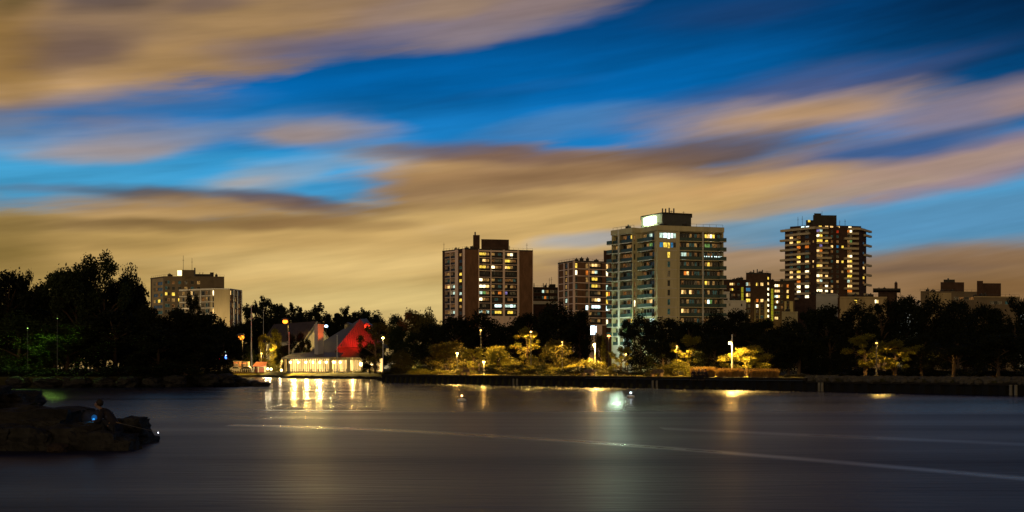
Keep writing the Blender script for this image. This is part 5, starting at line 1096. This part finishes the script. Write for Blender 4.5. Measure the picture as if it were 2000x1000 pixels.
# lit reeds behind the wall
def reeds(name, px0, px1, b0, b1, h, n, m, seed):
    r = random.Random(seed); mb = MB(); k = mb.mi(m)
    for i in range(n):
        px = r.uniform(px0, px1); p = on_wall(px, r.uniform(b0, b1)); hh = h*r.uniform(.65, 1.1); a = r.uniform(0, 6.28); w = .05; dx, dy = math.cos(a)*w, math.sin(a)*w; lx, ly = r.gauss(0, .14), r.gauss(0, .14)
        j = len(mb.v); mb.v += [(p[0]-dx, p[1]-dy, GZ), (p[0]+dx, p[1]+dy, GZ), (p[0]+lx, p[1]+ly, GZ+hh)]; mb.f.append((j, j+1, j+2)); mb.m.append(k)
    return tag(mb.build(name), kind='stuff')
reed_m = M('reed_straw', (.26, .15, .045), .9, .4, 2, .1, trans=.3)
tag(reeds('reeds', 1350, 1396, 5.5, 8, 1.15, 2600, reed_m, 1), 'clump of straw coloured reeds lit orange behind the four sitting people')
tag(reeds('reeds', 1402, 1452, 5, 8, 1.0, 2600, reed_m, 2), 'clump of straw coloured reeds lit orange at the foot of the white lamp post')
tag(reeds('reeds', 1462, 1520, 5, 8, .95, 2600, reed_m, 3), 'clump of straw coloured reeds lit orange right of the dark trunk')
# lit slat fence
ft = thing('slat_fence', 'pale slat fence lit from above under the amber speckled trees', 'fence', (*on_wall(900, 13), GZ))
mb = MB(); fa = Face(on_wall(896, 13), on_wall(928, 13)); u = 0
while u < fa.L: fa.box(mb, u, u+.1, GZ, GZ+1.05, 0, .05, timber); u += .34
for z in (.3, 1.0): fa.box(mb, 0, fa.L, GZ+z, GZ+z+.1, -.06, -.005, timber)
mb.build('slats', ft)
# benches and a planter on the promenade
for px, lab in ((1148, 'small timber box seat lit orange on the promenade left of the lamp post'), (1283, 'timber box seat lit orange beside the dome hedge'), (908, 'small timber box seat below the lit fence')):
    p = on_wall(px, 2.6); t = thing('bench', lab, 'bench', (p[0], p[1], GZ))
    mb = MB(); mb.box(-.9, .9, -.25, .25, .38, .46, timber); mb.build('seat', t, world=False)
    for s in (-.75, .75): mb = MB(); mb.box(s-.08, s+.08, -.22, .22, 0, .379, timber); mb.build('leg', t, world=False)
    mb = MB(); mb.box(-.9, .9, .2, .26, .47, .85, timber); mb.build('backrest', t, world=False); t.rotation_euler.z = math.atan2(U.y, U.x)

# ------------------------------------------------------------------ boulders and foreground rocks
def boulder(name, loc, dim, rot, seed, label, cat='rock', group=None, parent=None, m=None, blocky=.55):
    r = random.Random(seed); mb = MB(); k = mb.mi(m or rock_m); n_ = 10; idx = {}
    import mathutils
    offv = Vector((r.random()*50, r.random()*50, r.random()*50))
    def key(v): return tuple(round(c, 4) for c in v)
    for ax in range(3):
        for sg_ in (-1, 1):
            for i in range(n_):
                for j in range(n_):
                    q = []
                    for (a, b_) in ((i, j), (i+1, j), (i+1, j+1), (i, j+1)):
                        u, v = -1+2*a/n_, -1+2*b_/n_; c = [0, 0, 0]; c[ax] = sg_; c[(ax+1) % 3] = u; c[(ax+2) % 3] = v
                        kk = key(c)
                        if kk not in idx:
                            V = Vector(c); S = V.normalized()*1.25; P = V*blocky+S*(1-blocky)
                            nn = mathutils.noise.fractal(P*1.3+offv, 1, 2, 4); P = P*(1+.24*nn+.05*mathutils.noise.noise(P*6+offv)); P += Vector((mathutils.noise.noise(P*.8+offv), mathutils.noise.noise(P*.8+offv*1.3), mathutils.noise.noise(P*.8-offv)))*.14
                            idx[kk] = len(mb.v); mb.v.append((P.x*dim[0]/2, P.y*dim[1]/2, P.z*dim[2]/2))
                        q.append(idx[kk])
                    if sg_ < 0: q.reverse()
                    mb.f.append(tuple(q)); mb.m.append(k)
    o = mb.build(name); o.location = loc; o.rotation_euler = rot
    return tag(o, label, cat, group)
for i, (px, y, w, h, d, lab) in enumerate([(497, 748.5, 24, 9, 138, 'left one of two low dark boulders off the tip of the wooded point'), (511, 750, 30, 7, 136, 'outermost low dark boulder off the tip of the wooded point'), (440, 742, 60, 24, 136, 'domed dark boulder at the tip of the wooded point'), (470, 747, 40, 14, 137, 'sloping dark boulder between the tip and the two low boulders'), (405, 742, 46, 22, 134, 'pale topped boulder left of the domed one at the tip'),
  (340, 744, 40, 22, 131, 'boulder at the water in the middle of the wooded point'), (300, 746, 40, 18, 130, 'low boulder left of the middle one at the wooded point'), (250, 746, 46, 20, 129, 'boulder at the water below the highest tree'), (200, 746, 44, 18, 129, 'boulder at the water left of the one below the highest tree'), (150, 746, 50, 20, 128.5, 'boulder at the water below the green lit leaves'), (95, 746, 50, 18, 128, 'boulder at the water second from the left edge'), (40, 746, 50, 20, 128, 'boulder at the water nearest the left edge')]):
    s = d/F; boulder('boulder', (gx(px, d), d, (gz(y, d))-.1), (w*s, w*s*.8, h*s*.85+.2), (0, 0, i*.7), 40+i, lab, 'boulder', 'boulders along the foot of the wooded point', blocky=.3)
rg_ = 'armour stones of the foreground breakwater'
for i, (px, y, w, h, d, dep, tilt, lab, bl) in enumerate([
 (84, 822, 152, 46, 31.5, 1.6, 0, 'long flat topped armour stone in the middle of the foreground breakwater', .8),
 (259, 835, 56, 38, 32.3, 1.1, -.05, 'square armour stone at the right end of the foreground breakwater', .78),
 (215, 864, 90, 34, 30.5, 1.2, .03, 'armour stone under the crouching person', .75),
 (30, 818, 110, 40, 32.0, 1.5, .02, 'flat armour stone at the left edge, second layer', .75),
 (20, 786, 90, 44, 34.0, 1.6, .03, 'topmost armour stone at the left edge', .72),
 (-60, 800, 120, 90, 33.0, 2.0, 0, 'big armour stone partly outside the left edge', .7),
 (260, 857, 78, 13, 32.6, 1.3, .02, 'thin flat stone at the water under the square end stone', .5),
 (140, 852, 110, 36, 30.2, 1.1, -.02, 'lower armour stone in front of the long flat one', .75),
 (190, 857, 84, 30, 30.0, 1.0, .03, 'lower armour stone below the blue light', .72),
 (60, 858, 110, 44, 29.9, 1.2, .02, 'lower armour stone left of middle at the waterline', .72),
 (-5, 860, 100, 52, 29.9, 1.3, -.03, 'lower armour stone at the left edge at the waterline', .7),
 (235, 866, 60, 16, 29.8, .8, 0, 'small low stone at the water below the person', .6),
 (113, 877, 36, 15, 29.0, .5, .2, 'small pointed brown stone standing alone in the water', .25),
 (178, 838, 60, 30, 31.2, 1.2, 0, 'armour stone behind the blue light', .75),
 (90, 838, 90, 40, 31.0, 1.2, 0, 'armour stone filling the middle of the breakwater', .7),
 (48, 796, 46, 16, 33.2, 1.0, .1, 'rounded stone behind the left stones beside the small weed', .5)]):
    s = d/F; zt_ = gz(y-h/2, d); zb_ = gz(y+h/2, d)
    if i != 12: zb_ = min(zb_, .0) if y > 840 or i == 0 else zb_
    if y > 840 and i != 12: zb_ = -.45
    boulder('armour_stone', (gx(px, d), d, (zt_+zb_)/2), (w*s/1.04, dep, (zt_-zb_)/1.02), (tilt*.6, tilt, rng.uniform(-.08, .08)), 70+i, lab, 'rock', rg_, blocky=bl, m=M('rock_brown', (.028, .02, .015), .9, .4, 3, .1, bump=.5) if i == 12 else rock_m)
# a tuft of weeds on the stones
r = random.Random(5); mb = MB(); k = mb.mi(leaf_b); t = thing('weed', 'small leafy weed growing between the left armour stones', 'weed', (gx(66, 32.6), 32.6, gz(801, 32.6)))
for i in range(160):
    a = r.uniform(0, 6.28); q = r.uniform(0, .2); h = r.uniform(0, .22)*(1-q*2.2); L = .05; j = len(mb.v); p = Vector((math.cos(a)*q, math.sin(a)*q, h)); b_ = Vector((r.gauss(0, 1), r.gauss(0, 1), r.gauss(0, 1))).normalized(); c = b_.orthogonal().normalized()
    mb.v += [tuple(p-b_*L), tuple(p+c*L*.4), tuple(p+b_*L), tuple(p-c*L*.4)]; mb.f.append((j, j+1, j+2, j+3)); mb.m.append(k)
mb.build('leaves', t, world=False); mb = MB()
for i in range(6): a = i*1.05; mb.cyl((0, 0, -.05), (math.cos(a)*.12, math.sin(a)*.12, .16), .006, .003, bark, 5)
mb.build('stem', t, world=False)

# ------------------------------------------------------------------ people
def skin(name, pts, edges, m, parent, sub=2, root=0):
    me = bpy.data.meshes.new(name); keys = list(pts); me.from_pydata([pts[k][0] for k in keys], [(keys.index(a), keys.index(b)) for a, b in edges], []); me.update(); me.materials.append(m)
    o = bpy.data.objects.new(name, me); col.objects.link(o); o.parent = parent
    md = o.modifiers.new('Skin', 'SKIN'); md.use_smooth_shade = True
    sk = me.skin_vertices[0].data if me.skin_vertices else None
    if sk is None:
        bpy.context.view_layer.objects.active = o; bpy.ops.mesh.customdata_skin_add(); sk = me.skin_vertices[0].data
    for i, k in enumerate(keys):
        rr = pts[k][1]; sk[i].radius = rr if isinstance(rr, tuple) else (rr, rr); sk[i].use_root = (i == root)
    o.modifiers.new('Subdivision', 'SUBSURF').levels = sub; o.modifiers['Subdivision'].render_levels = sub
    dg = bpy.context.evaluated_depsgraph_get(); em = bpy.data.meshes.new_from_object(o.evaluated_get(dg)); em.name = name
    o.modifiers.clear(); o.data = em; bpy.data.meshes.remove(me)
    for p in em.polygons: p.use_smooth = True
    if not em.materials: em.materials.append(m)
    return o
skin_m = M('skin', (.15, .085, .06), .6, .08, 6, .3)
hair_m = M('hair_dark', (.02, .014, .01), .7, .2, 20, .2)
jack_m = M('jacket_dark', (.018, .016, .022), .85, .3, 6, .1)
jean_m = M('trousers_dark', (.014, .015, .022), .85, .3, 6, .1)
shoe_m = M('shoe', (.05, .045, .042), .7, .2, 8, .2)
def sitting(name, label, loc, rz, group=None, knees=.42, lean=.25, hang=True, jm=None, detail=True):
    """a person seated on a ledge, local -Y forward, seat at z = 0"""
    t = thing(name, label, 'person', loc, group); t.rotation_euler.z = rz
    fy = -lean
    P = {'pel': ((0, 0, .11), (.15, .11)), 'bel': ((0, fy*.25-.01, .27), (.135, .10)), 'che': ((0, fy*.6, .45), (.15, .105)), 'nkb': ((0, fy*.92, .57), (.075, .065)), 'nck': ((0, fy*1.08, .62), .052), 'hd0': ((0, fy*1.28-.02, .69), (.066, .072)), 'hd1': ((0, fy*1.30-.02, .77), (.078, .092)), 'hd2': ((0, fy*1.26, .835), (.06, .07)), 'nos': ((0, fy*1.3-.125, .755), .012)}
    Ed = [('pel', 'bel'), ('bel', 'che'), ('che', 'nkb'), ('nkb', 'nck'), ('nck', 'hd0'), ('hd0', 'hd1'), ('hd1', 'hd2'), ('hd1', 'nos')]
    for s, n_ in ((-1, 'l'), (1, 'r')):
        P['hip'+n_] = ((s*.095, -.06, .10), .085); P['kne'+n_] = ((s*.13, -knees, .12 if hang else .34), .06)
        P['ank'+n_] = ((s*.13, -knees-.02 if hang else -knees+.06, -.30 if hang else -.06), .04); P['toe'+n_] = ((s*.14, -knees-.19 if hang else -knees-.12, -.34 if hang else -.09), .035)
        Ed += [('pel', 'hip'+n_), ('hip'+n_, 'kne'+n_), ('kne'+n_, 'ank'+n_), ('ank'+n_, 'toe'+n_)]
        P['sho'+n_] = ((s*.185, fy*.85, .53), .056); P['elb'+n_] = ((s*.235, fy*.7-.1, .29), .043); P['wri'+n_] = ((s*.10, fy*.7-.30, .30), .03); P['pal'+n_] = ((s*.075, fy*.7-.365, .305), (.034, .018))
        Ed += [('nkb', 'sho'+n_), ('sho'+n_, 'elb'+n_), ('elb'+n_, 'wri'+n_), ('wri'+n_, 'pal'+n_)]
        if detail:
            for f in range(4):
                bx_ = s*.075+(f-1.5)*.019; L_ = (.034, .04, .037, .028)[f]
                P['f%d1%s' % (f, n_)] = ((bx_, fy*.7-.365-L_, .315), .0095); P['f%d2%s' % (f, n_)] = ((bx_-s*.004, fy*.7-.38-L_*1.4, .287), .008)
                Ed += [('pal'+n_, 'f%d1%s' % (f, n_)), ('f%d1%s' % (f, n_), 'f%d2%s' % (f, n_))]
            P['th'+n_] = ((s*.03, fy*.7-.37, .325), .0105); Ed += [('pal'+n_, 'th'+n_)]
    skin('body', P, Ed, skin_m, t, 2)
    def grow(k, g): p, r_ = P[k]; return (p, (r_[0]+g, r_[1]+g) if isinstance(r_, tuple) else r_+g)
    J = {k: grow(k, .03) for k in ('pel', 'bel', 'che', 'nkb', 'nck', 'shol', 'elbl', 'wril', 'shor', 'elbr', 'wrir')}
    skin('jacket', J, [e for e in Ed if e[0] in J and e[1] in J], jm or jack_m, t, 1)
    T = {k: grow(k, .016) for k in ('pel', 'hipl', 'knel', 'ankl', 'hipr', 'kner', 'ankr')}
    skin('trousers', T, [e for e in Ed if e[0] in T and e[1] in T], jean_m, t, 1)
    for n_ in 'lr':
        S = {k: grow(k, .012) for k in ('ank'+n_, 'toe'+n_)}; S['mid'] = (tuple((a+b_)/2 for a, b_ in zip(P['ank'+n_][0], P['toe'+n_][0])), .05)
        skin('shoe', S, [('ank'+n_, 'mid'), ('mid', 'toe'+n_)], shoe_m, t, 1)
    hp = P['hd2'][0]; mb = MB(); mb.ball((0, hp[1]+.03, hp[2]-.03), (.094, .105, .10), hair_m, 14, 10, .06, random.Random(3)); mb.build('hair', t, smooth=True, world=False)
    for s in (-1, 1):
        mb = MB(); mb.ball((s*.028, P['hd1'][0][1]-.085, .782), .011, M('eye', (.02, .018, .016), .3, .05, 5, .5), 8, 6); mb.build('eye', t, world=False, smooth=True)
        mb = MB(); mb.ball((s*.083, P['hd1'][0][1]+.01, .765), (.012, .022, .032), skin_m, 8, 6); mb.build('ear', t, world=False, smooth=True)
    mb = MB(); mb.ball((0, P['hd1'][0][1]-.088, .725), (.024, .01, .007), M('lips', (.3, .12, .1), .6, .1, 5), 8, 5); mb.build('mouth', t, world=False, smooth=True)
    return t
pd = 30.35
fp = sitting('person', 'person in dark clothes hunched on the foreground stones, looking down at a small light', (gx(229, pd), pd, .45), R(-100), lean=.44, knees=.38, hang=False)
# small lit phone and the blue lit pack beside the angler
ph = thing('phone', 'small lit phone held by the hunched person', 'phone', (gx(210.5, pd), pd-.04, .82)); ph.rotation_euler = (R(20), R(-25), R(60))
mb = MB(); mb.box(-.035, .035, -.004, .004, -.065, .065, metal_d); mb.build('case', ph, world=False); mb = MB(); mb.box(-.028, .028, -.009, -.005, -.05, .055, E('phone_screen', (225, 230, 255), 1.2)); mb.build('screen', ph, world=False)
mb = MB(); mb.ball((.0, -.02, .06), .02, E('phone_torch', (225, 228, 255), 7), 8, 6); mb.build('torch', ph, world=False)
bd = 31.3
bp_ = thing('backpack', 'dark backpack lying on the stones with a blue lit flap', 'backpack', (gx(177, bd), bd, gz(827, bd)))
fab = M('pack_fabric', (.02, .022, .035), .85, .3, 8, .1)
mb = MB()
def blobmesh(mb, c, r3, m, seed): mb.ball(c, r3, m, 14, 9, .08, random.Random(seed))
blobmesh(mb, (-.02, 0, .17), (.24, .17, .21), fab, 2); mb.build('bag', bp_, world=False, smooth=True)
mb = MB(); blobmesh(mb, (.2, .02, .2), (.12, .14, .2), fab, 4); mb.build('side_pocket', bp_, world=False, smooth=True)
mb = MB(); mb.tube([(-.22, 0, .30), (-.27, 0, .39), (-.2, 0, .41), (-.1, 0, .36)], [.022]*4, fab); mb.build('carry_handle', bp_, world=False)
mb = MB(); blobmesh(mb, (.17, -.17, .16), (.09, .03, .10), M('blue_lit_cloth', (.03, .22, .6), .8, .2, 8, .1), 6); mb.build('front_flap', bp_, world=False, smooth=True)  # blue light painted into the cloth colour of the flap
lt = thing('lantern', 'little blue lantern glowing between the backpack and the person', 'lantern', (gx(194, bd)-.0, bd-.42, gz(826, bd)))
mb = MB(); mb.cyl((0, 0, 0), (0, 0, .09), .03, .03, metal_d, 10); mb.build('base', lt, world=False); mb = MB(); mb.ball((0, 0, .12), .035, E('lantern_blue', (40, 150, 240), 1.4), 10, 7); mb.build('glow', lt, world=False)
point('lantern_light', (gx(192, bd), bd-.5, gz(820, bd)+.06), .9, (.08, .5, 1), .03, lt)
point('phone_light', (gx(210, pd), pd-.1, .88), .12, (.75, .8, 1), .02)
# fishing rod
rod = thing('fishing_rod', 'thin fishing rod resting out over the water with a white tip light', 'fishing rod', (gx(236, 30.2), 30.2, gz(828, 30.2)))
a = (gx(236, 30.2), 30.2, gz(827, 30.2)); b_ = (gx(291, 29.6), 29.6, gz(840, 29.6)); c = (gx(309, 29.4), 29.4, gz(845, 29.4))
mb = MB(); mb.tube([a, b_, c], [.009, .006, .003], M('rod_pale', (.07, .066, .063), .4, .05, 4, .5), 6); mb.build('blank', rod)
mb = MB(); a2 = Vector(a)+(Vector(a)-Vector(b_)).normalized()*.35; mb.cyl(a2, a, .018, .016, timber, 8); mb.build('grip', rod)
mb = MB(); mb.ball(c, .014, E('tip_light', (235, 240, 255), 7), 8, 6); mb.build('tip_light', rod)
mb = MB(); mb.cyl((a2+Vector((.12, -.03, -.05))), (a2+Vector((.12, .03, -.05))), .04, .04, metal_d, 10); mb.build('reel', rod)
# four people sitting on the seawall
ang = math.atan2(U.y, U.x)
for i, (px, dark) in enumerate(((1356, 0), (1366, 1), (1373, 2), (1381, 3))):
    p = on_wall(px, .25+.1*(i % 2)); lab = ['first of four people sitting in a row on the seawall cap, left end', 'second of four people sitting on the seawall cap, slim', 'third of four people sitting on the seawall cap, tallest', 'fourth of four people sitting on the seawall cap, right end'][i]
    sitting('person', lab, (p[0], p[1], 1.28), ang+(.25, -.15, .05, -.3)[i], 'people sitting on the seawall', lean=(.12, .05, .08, .16)[i], detail=True)
# floats made up to carry two glints on the water
for px, y, c, lab in ((1232, 777, (225, 240, 255), 'added float standing for a white glint before the cream tower reflection'), (902, 784, (255, 190, 120), 'added float standing for an amber glint right of the restaurant reflections')):
    d = F*CH/(y-HZ); t = thing('float', lab, 'float', (gx(px, d), d, 0)); mb = MB(); mb.ball((0, 0, .08), (.3, .2, .14), pole_w, 12, 8); mb.build('hull', t, world=False); mb = MB(); mb.cyl((0, 0, .2), (0, 0, .34), .025, .02, metal_d, 6); mb.ball((0, 0, .38), .07, E('float_%d' % px, c, 6), 8, 6); mb.build('light', t, world=False)

# ------------------------------------------------------------------ render settings
sc.render.engine = 'CYCLES'
cy = sc.cycles
cy.use_denoising = True
try: cy.denoiser = 'OPENIMAGEDENOISE'
except Exception: pass
cy.max_bounces = 5; cy.diffuse_bounces = 2; cy.glossy_bounces = 3; cy.transmission_bounces = 2; cy.transparent_max_bounces = 4
cy.caustics_reflective = False; cy.caustics_refractive = False
cy.sample_clamp_indirect = 4.0; cy.sample_clamp_direct = 0
cy.use_light_tree = True; cy.light_sampling_threshold = .002
vs_ = sc.view_settings
sc.display_settings.display_device = 'sRGB'
vs_.view_transform = 'Standard'; vs_.look = 'None'; vs_.exposure = 0; vs_.gamma = 1; vs_.use_curve_mapping = False
